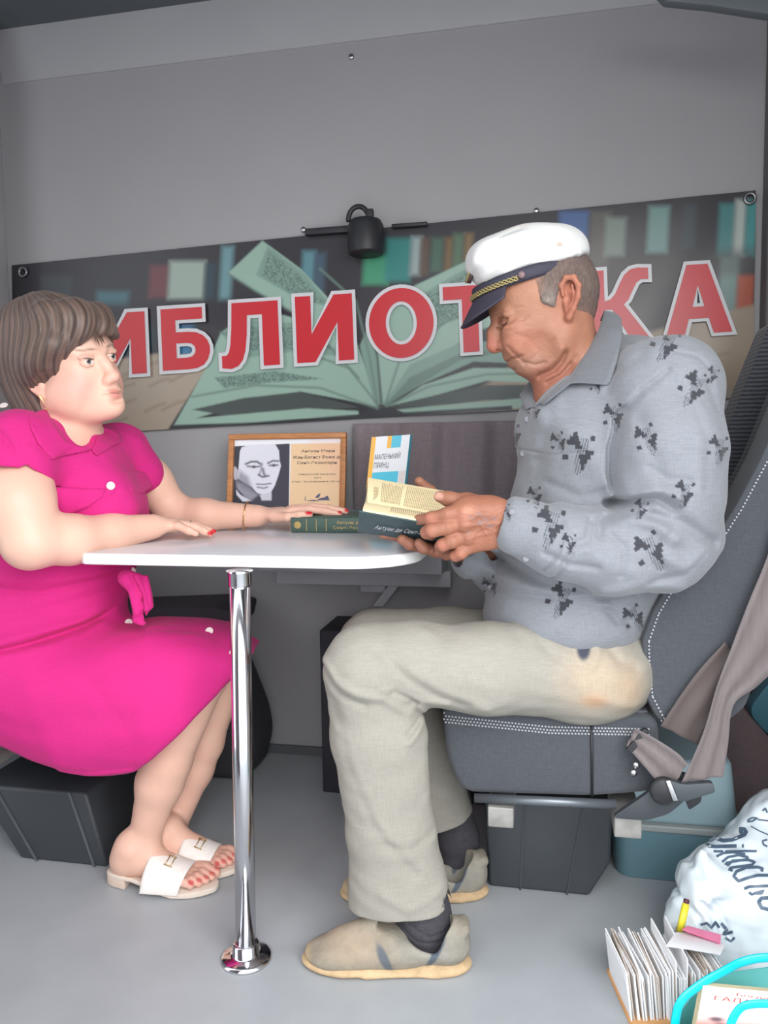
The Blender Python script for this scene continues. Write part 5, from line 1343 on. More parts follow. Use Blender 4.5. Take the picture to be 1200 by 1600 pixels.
s = SDF(); s.chain([px(655, 1370, 1.345), px(662, 1430, 1.345), px(660, 1480, 1.345)], [.046, .047, .043], k=.02); s.cap(px(655, 1490, 1.345), px(605, 1500, 1.345), .036, .030, k=.03)
s.ell(px(690, 1470, 1.345), (.034, .034, .040), k=.02)
for pts in ([(620, 1450), (650, 1470), (690, 1475)], [(610, 1470), (640, 1490), (660, 1492)], [(640, 1445), (670, 1462), (700, 1460)]): s.ridge([px(x, y, 1.3) for x, y in pts], -.002, .003, yr=(1.2, 1.35))
s.mesh('sock', .0025, M_sock, man)
g2 = shoe(0, 0, 772, 1414, 526, 1422, 1.58, 'f', 0)
s = SDF(); s.chain([px(690, 1200, 1.60), px(700, 1250, 1.60), px(716, 1310, 1.60), px(722, 1360, 1.60)], [.045, .045, .042, .042], k=.02); s.cap(px(718, 1358, 1.60), px(650, 1388, 1.60), .038, .032, k=.03)
s.mesh('sock', .0028, M_sock, man)
# ---------------------------------------------------------------- the seated woman (turned towards the man, three-quarter view)
M_skin_w = mat('skin_fair', (1, 1, 1, 1), 0.45, attr='tint', var=0.02, vscale=40, bump=0.06, bscale=300, sss=0.12, spec=0.35)
WS = (226, 182, 162)
woman = empty('person', P(60, 1150, 1.6), 'seated woman in bright pink dress and white slides with her hands on the table', 'person')
hf = Vector((.885, -.43, .10)).normalized(); hl = Vector((.44, .87, .245)); hl = (hl - hf * hl.dot(hf)).normalized(); hz = hf.cross(hl)
HC = P(103, 576, 1.60); SC = 1.06
HR = np.array([list(hf), list(hl), list(hz)]).T
def q(x, y, z): return tuple(HC + (hf * x + hl * y + hz * z) * SC)
def e_(s, c, r, R=None, **kw): s.ell(q(*c), tuple(v * SC for v in r), HR if R is None else HR @ R, **kw)
D = SDF()
e_(D, (-.010, 0, .035), (.095, .077, .088), k=.02)
e_(D, (.040, 0, .032), (.060, .064, .060), k=.03)
e_(D, (.042, 0, -.030), (.056, .057, .068), k=.03)
e_(D, (.018, 0, -.082), (.060, .052, .031), k=.03)                 # soft under-jaw
for s_ in (-1, 1):
    D.cap(q(.0, .055 * s_, -.053), q(.070, .018 * s_, -.087), .019 * SC, .016 * SC, k=.03)
    e_(D, (.047, .041 * s_, -.036), (.035, .025, .034), k=.02)
    e_(D, (.030, .058 * s_, -.050), (.036, .020, .036), k=.02)
    D.cap(q(.092, .012 * s_, .022), q(.080, .046 * s_, .024), .007 * SC, .006 * SC, k=.014)
    e_(D, (.101, .031 * s_, .003), (.012, .017, .010), k=.012, op='s')
    e_(D, (.0835, .031 * s_, .003), (.0125, .0135, .0120), k=.002)
    # lids
    D.chain([q(.0925, .017 * s_, .003), q(.0975, .025 * s_, .0085), q(.0960, .034 * s_, .0095), q(.0880, .044 * s_, .0035)], [.0018, .0026, .0028, .0018], k=.003)
    D.chain([q(.0925, .017 * s_, .0015), q(.0955, .027 * s_, -.0045), q(.0930, .036 * s_, -.0045), q(.0875, .044 * s_, .002)], [.0016, .0020, .0020, .0016], k=.003)
    e_(D, (.091, .032 * s_, .013), (.009, .016, .006), k=.006)
    e_(D, (.104, .0115 * s_, -.037), (.0105, .0072, .0078), k=.006)
    e_(D, (.1065, .0065 * s_, -.0445), (.005, .0035, .0028), k=.002, op='s')
D.chain([q(.093, 0, .010), q(.101, 0, -.008), q(.109, 0, -.026)], [.007 * SC, .008 * SC, .010 * SC], k=.012)
e_(D, (.1115, 0, -.033), (.0115, .0115, .0105), k=.006)
e_(D, (.079, 0, -.064), (.025, .030, .026), k=.02)
e_(D, (.087, 0, -.090), (.018, .022, .015), k=.018)
e_(D, (.1010, .006, -.0600), (.0058, .013, .0030), k=.006); e_(D, (.1010, -.006, -.0600), (.0058, .013, .0030), k=.006)
e_(D, (.0995, 0, -.0685), (.0062, .017, .0036), k=.006)
for s_ in (-1, 1): D.chain([q(.1090, 0, -.0640), q(.1050, .012 * s_, -.0638), q(.0960, .0255 * s_, -.0622)], [.0012, .0012, .0014], k=.0025, op='s')
e_(D, (.104, 0, -.079), (.004, .014, .0030), k=.008, op='s')
for s_ in (-1, 1):
    e = .077 * s_
    e_(D, (-.004, e * .96, -.012), (.014, .009, .030), k=.006)
    D.chain([q(.008, e, -.010), q(.008, e * 1.05, .008), q(-.004, e * 1.10, .020), q(-.018, e * 1.14, .014), q(-.020, e * 1.12, -.006), q(-.010, e * 1.05, -.026), q(.002, e, -.040)], [.0028, .0038, .0040, .0042, .0042, .0040, .0062], k=.004)
    e_(D, (.000, e * 1.05, -.010), (.006, .006, .010), k=.004, op='s')
# neck, trunk
D.ecap(q(-.018, 0, -.06), px(92, 690, 1.635), (.060, .060), (.066, .066), (0, 1, 0), k=.03)
D.ecap(px(95, 725, 1.65), px(80, 960, 1.66), (.13, .10), (.13, .12), (0, 1, 0), k=.05)
D.cap(px(35, 712, 1.50), px(175, 715, 1.76), .050, .050, k=.05)
D.ell(px(115, 725, 1.63), (.05, .08, .05), k=.04)
# near (right) arm
D.chain([px(30, 725, 1.475), px(28, 790, 1.43), px(45, 846, 1.41)], [.062, .062, .050], k=.03)
D.chain([px(50, 846, 1.412), px(110, 843, 1.47), px(175, 833, 1.545), px(238, 823, 1.605)], [.048, .046, .037, .0265], k=.02)
D.ell(px(268, 820, 1.635), (.036, .030, .0155), rotY(-10), k=.02)
NW = 1.64
def nail(S, p, r, col=(200, 30, 48)): S.paint(p, r, col, .35, 1.0)
for pts, rs in (([(284, 819, NW + .010), (306, 822, NW + .012), (322, 828, NW + .010), (333, 831, NW + .008)], [.0100, .0088, .0080, .0068]),
                ([(284, 820, NW - .012), (304, 824, NW - .010), (318, 830, NW - .012), (328, 834, NW - .014)], [.0100, .0088, .0080, .0068]),
                ([(284, 818, NW + .032), (303, 821, NW + .036), (318, 826, NW + .036), (327, 828, NW + .036)], [.0096, .0084, .0076, .0064]),
                ([(278, 822, NW - .028), (294, 829, NW - .032), (306, 834, NW - .034)], [.0092, .0080, .0064]),
                ([(262, 818, NW + .030), (278, 818, NW + .055), (292, 822, NW + .068)], [.0110, .0095, .0080])):
    D.chain([px(*p) for p in pts], rs, k=.006)
# far (left) arm over the table, hand on the green book
D.chain([px(188, 712, 1.78), px(232, 752, 1.83), px(272, 800, 1.84)], [.054, .050, .042], k=.03)
D.chain([px(272, 802, 1.84), px(320, 805, 1.82), px(400, 806, 1.80)], [.042, .037, .026], k=.02)
FW = 1.80
D.ell(px(432, 803, FW), (.044, .036, .0165), rotY(4), k=.02)
for pts, rs in (([(455, 798, FW - .012), (482, 796, FW - .012), (508, 799, FW - .012), (530, 803, FW - .012)], [.0110, .0094, .0086, .0072]),
                ([(455, 796, FW + .008), (486, 792, FW + .008), (516, 795, FW + .008), (540, 799, FW + .008)], [.0110, .0094, .0086, .0072]),
                ([(452, 798, FW + .028), (482, 794, FW + .030), (508, 797, FW + .030), (528, 801, FW + .030)], [.0106, .0090, .0082, .0068]),
                ([(448, 801, FW + .045), (472, 800, FW + .050), (492, 803, FW + .050)], [.0100, .0084, .0066]),
                ([(428, 808, FW - .025), (450, 808, FW - .042), (468, 805, FW - .048), (484, 804, FW - .050)], [.0125, .0105, .0092, .0074])):
    D.chain([px(*p) for p in pts], rs, k=.006)
# legs
D.chain([px(20, 1050, 1.55), px(322, 1050, 1.57), px(262, 1190, 1.585), px(250, 1222, 1.59), px(224, 1312, 1.60)], [.07, .046, .047, .048, .031], k=.02)
D.chain([px(30, 1035, 1.70), px(355, 1045, 1.72), px(318, 1160, 1.72), px(302, 1200, 1.72), px(266, 1304, 1.71)], [.07, .044, .043, .044, .029], k=.02)
def foot_frame(hx, hy, tx, ty):
    a = F(hx, hy); b = F(tx, ty); ex = (b - a).normalized(); ey = EZ.cross(ex); L = (b - a).length
    def g(x, y, z): return tuple(a + ex * (x * L / .25) + ey * y + EZ * z)
    return g, np.array([list(ex), list(ey), list(EZ)]).T, ex, ey
feet = [(foot_frame(176, 1378, 338, 1392), (224, 1312, 1.60), 1), (foot_frame(238, 1352, 372, 1362), (266, 1304, 1.71), 1)]
for (g, R, ex, ey), ank, sd in feet:
    D.ell(g(.028, 0, .050), (.028, .025, .030), R, k=.02)
    D.chain([px(*ank), g(.052, 0, .090)], [.030, .029], k=.02)
    D.cap(g(.045, 0, .078), g(.13, .004, .046), .027, .022, k=.03)
    D.cap(g(.05, 0, .052), g(.15, .004, .036), .025, .021, k=.03)
    D.ell(g(.160, .002, .030), (.040, .039, .017), R, k=.02)
    D.ell(g(.055, -.026, .085), (.011, .008, .011), R, k=.012)
    for y0_, x0, x1, r0, r1 in ((.026, .190, .238, .0125, .0115), (.009, .192, .236, .0095, .0082), (-.006, .190, .229, .0090, .0078), (-.019, .184, .218, .0085, .0074), (-.031, .176, .204, .0082, .0072)):
        D.chain([g(x0, y0_, .030), g((x0 + x1) / 2, y0_, .032), g(x1, y0_, .025)], [r0, r0 * .98, r1], k=.005)
        D.paint(g(x1 + .002, y0_, .033), (.0080, .0058, .0055), (206, 26, 44), .3, 1.0, R=R)
    D.paint(g(.22, 0, .03), (.03, .05, .02), (224, 160, 146), .8, .5, R=R)
# colouring
D.paint(q(.060, -.045, -.036), (.030, .030, .026), (232, 140, 140), .9, .55); D.paint(q(.060, .045, -.036), (.03, .03, .026), (232, 140, 140), .9, .55)
D.paint(q(.112, 0, -.034), (.012, .014, .012), (232, 158, 146), .9, .5)
D.paint(q(.103, 0, -.0600), (.010, .021, .0040), (206, 124, 116), .6, .8); D.paint(q(.102, 0, -.0690), (.010, .020, .0055), (212, 132, 124), .6, .8)
D.paint(q(.106, 0, -.0642), (.012, .026, .0012), (140, 76, 74), .6, .8)
for s_ in (-1, 1):
    D.paint(q(.0960, .0315 * s_, .0025), (.008, .0130, .0040), (226, 220, 216), .25, 1.0)
    D.paint(q(.0975, .0320 * s_, .0028), (.008, .0056, .0052), (84, 92, 96), .25, 1.0)
    D.paint(q(.0985, .0322 * s_, .0028), (.008, .0026, .0026), (24, 20, 20), .3, 1.0)
    D.paint(q(.096, .032 * s_, .0078), (.010, .0150, .0016), (48, 34, 32), .5, .95); D.paint(q(.0935, .032 * s_, .0120), (.008, .015, .004), (170, 128, 124), .8, .5)
    D.paint(q(.094, .033 * s_, -.004), (.008, .012, .0010), (150, 104, 98), .6, .5)
    D.paint(q(.096, .022 * s_, .0235), (.012, .012, .0024), (104, 72, 62), .7, .7, R=HR @ np.array([[1, 0, 0], [0, math.cos(.15 * s_), -math.sin(.15 * s_)], [0, math.sin(.15 * s_), math.cos(.15 * s_)]]))
    D.paint(q(.086, .040 * s_, .0255), (.014, .011, .0022), (104, 72, 62), .7, .7)
D.paint(q(-.005, -.08, -.02), (.02, .02, .035), (232, 160, 146), .6, .5)
D.paint(px(55, 850, 1.41), (.06, .06, .06), (236, 196, 176), .9, .4)
nail(D, px(334, 830, NW + .004), (.0075, .012, .0045)); nail(D, px(329, 833, NW - .017), (.0070, .010, .0045)); nail(D, px(329, 826, NW + .034), (.0065, .010, .004))
nail(D, px(483, 801, FW - .058), (.0095, .010, .0055)); nail(D, px(532, 800, FW - .014), (.0065, .012, .0045)); nail(D, px(542, 797, FW + .006), (.0065, .012, .0045)); nail(D, px(530, 798, FW + .028), (.0065, .012, .0045))
D.ridge([q(.10, -.024, -.045), q(.092, -.036, -.062)], -.0014, .004)
D.mesh('body', 0.0020, M_skin_w, woman, base=WS)
# ------------------------------------------------ hair: short layered bob with side fringe
Hw = SDF()
e_(Hw, (-.022, 0, .042), (.108, .098, .108), k=.02)
e_(Hw, (-.062, 0, -.020), (.066, .086, .085), k=.03)
Hw.cap(q(-.070, -.030, -.085), q(-.070, .03, -.085), .045, .045, k=.03)
e_(Hw, (-.050, -.060, -.068), (.038, .028, .056), k=.02)
e_(Hw, (.010, -.074, .030), (.050, .024, .050), k=.02); e_(Hw, (.010, .074, .020), (.050, .024, .055), k=.02)
Hw.chain([q(.020, -.080, .030), q(.062, -.066, .042), q(.092, -.030, .060), q(.104, .012, .058), (q(.090, .048, .038))], [.020, .021, .020, .018, .016], k=.02)
Hw.chain([q(.050, -.050, .095), q(.080, -.02, .085), q(.085, .03, .080)], [.03, .03, .03], k=.03)
# open the face
e_(Hw, (.094, .012, -.030), (.060, .082, .078), np.array([[1, 0, 0], [0, math.cos(.3), -math.sin(.3)], [0, math.sin(.3), math.cos(.3)]]), k=.008, op='s')
e_(Hw, (.036, -.088, -.058), (.050, .030, .060), k=.010, op='s')
e_(Hw, (.030, .088, -.060), (.050, .030, .070), k=.008, op='s')
e_(Hw, (.060, 0, -.11), (.10, .09, .05), k=.01, op='s')
CR = np.array(q(-.045, .005, .14)); hf_, hl_, hz_ = np.array(hf), np.array(hl), np.array(hz)
def strands(X, Y, Z):
    px_, py_, pz_ = X - CR[0], Y - CR[1], Z - CR[2]
    a = px_ * hf_[0] + py_ * hf_[1] + pz_ * hf_[2]; b = px_ * hl_[0] + py_ * hl_[1] + pz_ * hl_[2]; c = px_ * hz_[0] + py_ * hz_[1] + pz_ * hz_[2]
    r = np.sqrt(a * a + b * b + c * c); th = np.arctan2(b, a + .0001) + 1.6 * r + .12 * np.sin(30 * c)
    env = np.clip(r / .05, 0, 1)
    return (-(.0016 * np.sin(9 * th + 2 * np.sin(4 * th) + 8 * r) + .0007 * np.sin(37 * th + 12 * c) + .0006 * np.sin(83 * th + 9 * c)) * env).astype(np.float32)
Hw.disp.append(strands)
def hair_paint(V, col):
    p = V - CR; a = p @ hf_; b = p @ hl_; c = p @ hz_; r = np.linalg.norm(p, axis=1)
    th = np.arctan2(b, a + .0001) + 1.6 * r + .12 * np.sin(30 * c)
    w = (.5 + .28 * np.sin(43 * th + 20 * c) + .22 * np.sin(97 * th + 11 * c + 1))[:, None]
    return col * (1 - w * .75) + lin3((124, 100, 88)) * w * .75
Hw.mesh('hair', .0022, mat('brown_hair', (1, 1, 1, 1), 0.5, attr='tint', var=0.1, vscale=50, sheen=0.1), woman, base=(60, 47, 43), extra_paint=hair_paint)
# loose strands following the cut
m = MB(); rh = random.Random(5)
for i in range(100):                    # wisps of the side fringe
    t = .4 + .6 * rh.random()
    if i < 100:
        y0 = -.078 + .125 * t; x0 = .055 + .05 * math.sin(math.pi * min(1, t * 1.1)) ; z0 = .075 + rh.uniform(-.005, .015); ln = rh.uniform(.022, .040)
        pts = [(x0 - .012, y0 - .012, z0), (x0 + .006, y0, z0 - ln * .5), (x0 + .010, y0 + .006, z0 - ln), (x0 + .008, y0 + .009, z0 - ln - rh.uniform(.004, .014))]
    else:
        x0 = -.055 + .085 * t; z0 = .03; ln = rh.uniform(.03, .05) + .03 * (1 - t)
        pts = [(x0, -.088, z0), (x0 - .004, -.094, z0 - ln * .5), (x0 - .008, -.090, z0 - ln), (x0 - .004, -.084, z0 - ln - .012)]
    m.tube([q(*p) for p in pts], [.0010, .0014, .0010, .0002], 4)
m.build('loose_strands', mat('hair_strand', rgb(98, 78, 70), 0.45), woman)
# ------------------------------------------------ jewellery
M_goldj = mat('rose_gold', rgb(222, 176, 130), 0.22, metal=0.9)
lobe = Vector(q(.004, -.083, -.044))
er = MB(); a_ = hz * .012; b_ = hf * .0045
er.prism([lobe + a_ * .6 - b_, lobe + a_ * .6 + b_, lobe - a_ * .9 + b_ * .6 + hf * .004], -hl * .003); ear = er.build('earring', M_goldj, woman, bevel=.001)
MB().tube([lobe - a_ * .8, lobe - a_ * 1.7 + hf * .002], .0006, 6).build('earring_chain', M_goldj, ear)
MB().lathe(lobe - a_ * 2.0 + hf * .002, [(.0002, 0), (.0020, .001), (.0026, .0025), (.0020, .004), (.0002, .005)], 12).build('earring_bead', M_goldj, ear, smooth=True)
m = MB(); c0 = P(384, 806, 1.805); tn = (P(400, 806, 1.80) - P(360, 806, 1.81)).normalized(); u1 = Vector((0, 1, 0)); u2 = tn.cross(u1).normalized(); pts = []
for i in range(41):
    t = 2 * math.pi * i / 40; pts.append(c0 + u1 * math.cos(t) * .0315 + u2 * math.sin(t) * .0335 + tn * .004 * math.sin(t) + tn * .0012 * (i % 2))
m.tube(pts, .0016, 6); m.build('bracelet', M_goldj, woman, smooth=True)
m = MB(); c0 = P(298, 821, NW + .011); tn = Vector((1, 0, -.1)).normalized(); u2 = tn.cross(u1).normalized()
m.tube([c0 + u1 * math.cos(2 * math.pi * i / 24) * .0098 + u2 * math.sin(2 * math.pi * i / 24) * .0098 for i in range(25)], .0011, 6); m.build('ring', MATS['steel_bright'], woman, smooth=True)
# ------------------------------------------------ dress
M_dress = mat('pink_linen', rgb(202, 42, 124), 0.85, weave=0.05, wscale=800, var=0.04, vscale=9, bump=0.12, bscale=180, sheen=0.05, spec=.2)
Z_ = SDF()
Z_.ecap(px(78, 930, 1.65), px(88, 840, 1.66), (.165, .160), (.152, .162), (0, 1, 0), k=.04)
Z_.ecap(px(88, 840, 1.66), px(94, 775, 1.65), (.152, .162), (.152, .125), (0, 1, 0), k=.05)
Z_.ell(px(150, 785, 1.59), (.085, .07, .080), k=.06); Z_.ell(px(172, 795, 1.68), (.078, .075, .085), k=.06)
Z_.cap(px(30, 705, 1.49), px(178, 708, 1.76), .064, .062, k=.05)
Z_.ell(px(95, 722, 1.62), (.10, .13, .045), k=.05)
Z_.ell(px(30, 990, 1.62), (.16, .19, .10), k=.05)
# sleeves
Z_.cap(px(28, 700, 1.475), px(26, 728, 1.455), .070, .073, k=.03)
Z_.cap(px(190, 705, 1.78), px(214, 742, 1.80), .062, .062, k=.03)
# skirt over the lap
Z_.ecap(px(0, 1050, 1.60), px(300, 1040, 1.62), (.19, .125), (.165, .085), (0, 1, 0), k=.05)
Z_.ecap(px(250, 1030, 1.64), px(352, 1020, 1.66), (.165, .078), (.150, .060), (0, 1, 0), k=.04)
Z_.ell(px(140, 1110, 1.55), (.26, .13, .125), rotY(-4), k=.05)
Z_.ell(px(230, 1100, 1.52), (.16, .085, .12), rotY(30), k=.05)
Z_.box(px(388, 1018, 1.70), (.032, .075, .012), rotY(-18), r=.006, k=.03)
def cut(p0, p1, Y, k=.006):            # remove below/right of the line through two picture points
    a, b = P(*p0, Y), P(*p1, Y); t = (b - a).normalized(); n = Vector((0, 1, 0)).cross(t)
    if n.z > 0: n = -n
    Z_.half(tuple(a), tuple(n), k=k)
cut((215, 1203), (376, 1052), 1.52, .010)
cut((-60, 1124), (105, 1196), 1.50, .02)
cut((100, 1210), (215, 1204), 1.50, .02)
# hollow under the hem
Z_.ecap(px(285, 1090, 1.58), px(215, 1290, 1.60), (.062, .085), (.075, .10), (0, 1, 0), k=.006, op='s')
Z_.ecap(px(350, 1055, 1.70), px(300, 1250, 1.70), (.085, .052), (.085, .08), (0, 1, 0), k=.006, op='s')
Z_.ell(px(165, 1225, 1.56), (.075, .08, .035), k=.01, op='s')
# arm holes and neck opening
Z_.chain([px(20, 745, 1.450), px(24, 800, 1.42)], [.060, .075], k=.004, op='s')
Z_.chain([px(222, 758, 1.815), px(250, 800, 1.83)], [.050, .058], k=.004, op='s')
Z_.ecap(q(-.018, 0, -.06), px(98, 694, 1.63), (.064, .064), (.066, .064), (0, 1, 0), k=.008, op='s')
Z_.ell(px(150, 640, 1.60), (.07, .12, .035), k=.004, op='s')
Z_.chain([px(108, 645, 1.60), px(126, 672, 1.56), px(144, 704, 1.50)], [.058, .034, .005], k=.008, op='s')
def zf(pts, hh, w, Y=1.5, y0=1.30, y1=1.62): Z_.ridge([px(x, y, Y) for x, y in pts], hh, w, yr=(y0, y1))
Z_.cap(px(20, 690, 1.52), px(60, 690, 1.56), .045, .04, k=.04)
zf([(0, 1010), (60, 1000), (120, 985), (165, 960)], -.012, .007); zf([(0, 996), (60, 984), (130, 972)], .006, .010)
zf([(0, 920), (60, 925), (130, 915), (190, 905)], -.005, .007); zf([(0, 905), (80, 908), (160, 900)], .004, .008)
zf([(10, 960), (80, 950), (150, 935)], -.003, .010)
zf([(155, 950), (220, 962), (300, 968), (350, 976)], -.004, .006); zf([(170, 720), (185, 760), (200, 800)], -.003, .006, y1=1.75)
zf([(72, 750), (78, 790), (82, 830)], -.004, .006); zf([(70, 695), (78, 730), (100, 800)], -.003, .006)
zf([(20, 665), (50, 690), (62, 705)], -.005, .005); zf([(40, 730), (62, 748), (75, 775)], -.005, .006)
zf([(110, 810), (150, 790), (170, 772)], -.003, .004); zf([(130, 870), (160, 850), (200, 830)], .003, .010)
zf([(110, 1000), (170, 1060), (220, 1120)], -.002, .016); zf([(60, 1020), (90, 1100), (110, 1170)], .003, .02); zf([(230, 990), (250, 1050), (240, 1120)], .003, .02)
zf([(108, 1190), (150, 1196), (215, 1190)], .003, .006)
Z_.noise(.0026, 26, 31); Z_.noise(.0008, 90, 33)
Z_.mesh('dress', .0026, M_dress, woman)
# collar leaves, chest flap, belt knot, buttons
def leaf_w(name, outer, th=.0025, puff=.004):
    m = MB(); n = len(outer)
    def f(u, v):
        i = min(int(u * (n - 1)), n - 2); t = u * (n - 1) - i
        return Vector(outer[i][0]).lerp(Vector(outer[i + 1][0]), t).lerp(Vector(outer[i][1]).lerp(Vector(outer[i + 1][1]), t), v) + Vector((0, -puff * math.sin(math.pi * v), puff * .5 * math.sin(math.pi * v)))
    m.grid(f, 30, 8); return m.build(name, M_dress, woman, smooth=True, solid=th)
def wrap(pairs, lift):
    return [(Z_.hit(a[0], a[1], 1.25, 1.85, lift + a[2] if len(a) > 2 else lift), Z_.hit(b[0], b[1], 1.25, 1.85, lift + (b[2] if len(b) > 2 else 0))) for a, b in pairs]
leaf_w('collar', wrap([((143, 703), (139, 704)), ((122, 698, .010), (98, 712)), ((104, 690, .016), (82, 718)), ((90, 672, .020), (60, 694)), ((80, 655, .020), (48, 668)), ((72, 640, .020), (44, 652))], .004))
leaf_w('collar', wrap([((144, 704), (152, 712)), ((150, 690, .006), (172, 700)), ((150, 670, .010), (190, 690)), ((158, 668, .006), (186, 678))], .004))
leaf_w('pocket_flap', wrap([((78, 760), (76, 812)), ((100, 762), (104, 806)), ((135, 764), (138, 792)), ((166, 764), (160, 776))], .003), puff=.002)
leaf_w('pocket_flap', wrap([((196, 738), (206, 768)), ((212, 736), (222, 772)), ((228, 740), (238, 760))], .003), puff=.002)
M_but = mat('pearl_button', rgb(228, 214, 212), 0.25)
for x, y, Y, ax in ((173, 759, 1.478, (.3, -1, .1)), (206, 892, 1.5, (.4, -1, .2)), (6, 634, 1.462, (0, -.6, .8)), (201, 973, 1.49, (.1, -1, .3)), (327, 986, 1.50, (.1, -.8, .6)), (364, 1020, 1.55, (.6, -1, .2))):
    MB().lathe(Z_.hit(x, y, 1.2, 1.9, .003), [(.0082, 0), (.0085, .0015), (.0070, .0028), (.0045, .0018), (.0010, .0018)], 20, axis=Vector(ax)).build('button', M_but, woman, smooth=True)
BK = SDF(); BK.ell(px(200, 905, 1.50), (.020, .018, .016), rotY(-30), k=.01); BK.box(px(216, 928, 1.50), (.016, .010, .040), rotY(14), r=.006, k=.012); BK.box(px(230, 925, 1.51), (.010, .010, .036), rotY(8), r=.005, k=.008); BK.box(px(222, 958, 1.505), (.012, .007, .022), rotY(-20), r=.005, k=.01)
BK.noise(.0022, 80, 3); BK.ridge([px(208, 900, 1.5), px(222, 930, 1.5), px(224, 970, 1.5)], -.007, .004, yr=(1.4, 1.6))
BK.mesh('belt_knot', .0026, M_dress, woman)
# ------------------------------------------------ slides
M_slide = mat('slide_white', rgb(240, 232, 226), 0.45, weave=0.04, wscale=300, bump=0.15, bscale=500)
M_sole = mat('slide_sole', rgb(224, 208, 194), 0.5)
for (g, R, ex, ey), ank, sd in feet:
    out = []
    for i in range(40):
        t = 2 * math.pi * i / 40; c, s_ = math.cos(t), math.sin(t)
        x = .122 + .132 * c; wd = .033 + .014 * max(0, min(1, (x - .06) / .1)) - .006 * max(0, (x - .20) / .05)
        out.append((x, wd * (abs(s_) ** .75) * (1 if s_ > 0 else -1)))
    m = MB()
    top = [Vector(g(x, y, .030 - .018 * max(0, min(1, (x - .07) / .09)) + (.004 if x > .22 else 0))) for x, y in out]
    bot = [Vector(g(x, y, max(.0015, .021 - .020 * max(0, min(1, (x - .07) / .09)) + (.003 if x > .22 else 0)))) for x, y in out]
    n = len(out); m.add(top + bot, [list(range(n)), list(range(n, 2 * n))[::-1]] + [(i, (i + 1) % n, n + (i + 1) % n, n + i) for i in range(n)])
    sl = m.build('slide', M_sole, woman, bevel=.002)
    hb = [Vector(g(x, y * .96, 0)) for x, y in out if x < .055]
    m = MB(); m.prism([p + EZ * .001 for p in hb], EZ * .021); m.build('heel', mat('slide_heel', rgb(214, 192, 176), 0.5), sl, bevel=.002)
    def strap(u, v):
        t = math.pi * (-.06 + 1.12 * u); x = .092 + .088 * v + .014 * math.sin(t); 
        w_ = .0470 - .002 * v; hgt = .079 - .027 * v
        return Vector(g(x, -math.cos(t) * w_, .010 + max(0, math.sin(t)) ** .8 * (hgt - .010)))
    m = MB(); m.grid(strap, 36, 12); st_ = m.build('strap', M_slide, sl, smooth=True, solid=.003)
    c = Vector(strap(.42, .5)); nrm = (Vector(strap(.45, .5)) - Vector(strap(.35, .5))).cross(Vector(strap(.4, .6)) - Vector(strap(.4, .4))).normalized()
    if nrm.z < 0: nrm = -nrm
    a1 = (Vector(strap(.4, .6)) - Vector(strap(.4, .4))).normalized(); a2 = nrm.cross(a1)
    m = MB()
    for k in (-1, 1): m.tube([c + a1 * k * .006 - a2 * .012 + nrm * .003, c + a1 * k * .006 + a2 * .012 + nrm * .003], .0012, 6)
    for k in (-1, 1): m.tube([c + a1 * -.009 + a2 * k * .012 + nrm * .003, c + a1 * .009 + a2 * k * .012 + nrm * .003], .0012, 6)
    m.build('gold_buckle', mat('gold_matte', rgb(190, 164, 120), 0.3, metal=0.7), sl, smooth=True)
# ---------------------------------------------------------------- right-hand corner: tub, bags, cards
def rbox_taper(mb, c, w0, d0, w1, d1, z0, z1, ax=E1, ay=E2, r=0.03, n=5, mi=0):
    """rounded rectangular frustum standing at c"""
    def ring(w, d, z):
        L = []
        for sx, sy, a0 in ((1, 1, 0), (-1, 1, 90), (-1, -1, 180), (1, -1, 270)):
            for k in range(n + 1):
                t = math.radians(a0 + 90 * k / n)
                L.append(c + ax * (sx * (w / 2 - r) + r * math.cos(t)) + ay * (sy * (d / 2 - r) + r * math.sin(t)) + EZ * z)
        return L
    A, B_ = ring(w0, d0, z0), ring(w1, d1, z1); N = len(A)
    mb.add(A + B_, [list(range(N))[::-1], list(range(N, 2 * N))] + [(i, (i + 1) % N, N + (i + 1) % N, N + i) for i in range(N)], mi)
cA = F(972, 1370); cB = F(1128, 1372); tw = (cB - cA).length + .03
c = RP((run(cA) + run(cB)) / 2 + .005, dep(cA) + .16, 0)
root = empty('storage_tub', c, 'blue-grey plastic storage tub with a pale domed lid behind the man\'s seat', 'tub')
m = MB(); rbox_taper(m, c, tw, .32, tw + .02, .34, 0, .115, r=.035); m.build('tub_body', mat('tub_blue', rgb(92, 124, 134), 0.45), root, bevel=.003)
m = MB(); rbox_taper(m, c, tw + .035, .35, tw + .035, .35, .113, .128, r=.04); m.build('tub_rim', mat('tub_rim', rgb(150, 156, 156), 0.4), root, bevel=.003)
m = MB(); rbox_taper(m, c, tw + .01, .33, tw - .015, .30, .126, .262, r=.03); m.build('tub_lid', mat('tub_lid', rgb(140, 164, 172), 0.4), root, bevel=.012, bseg=4)
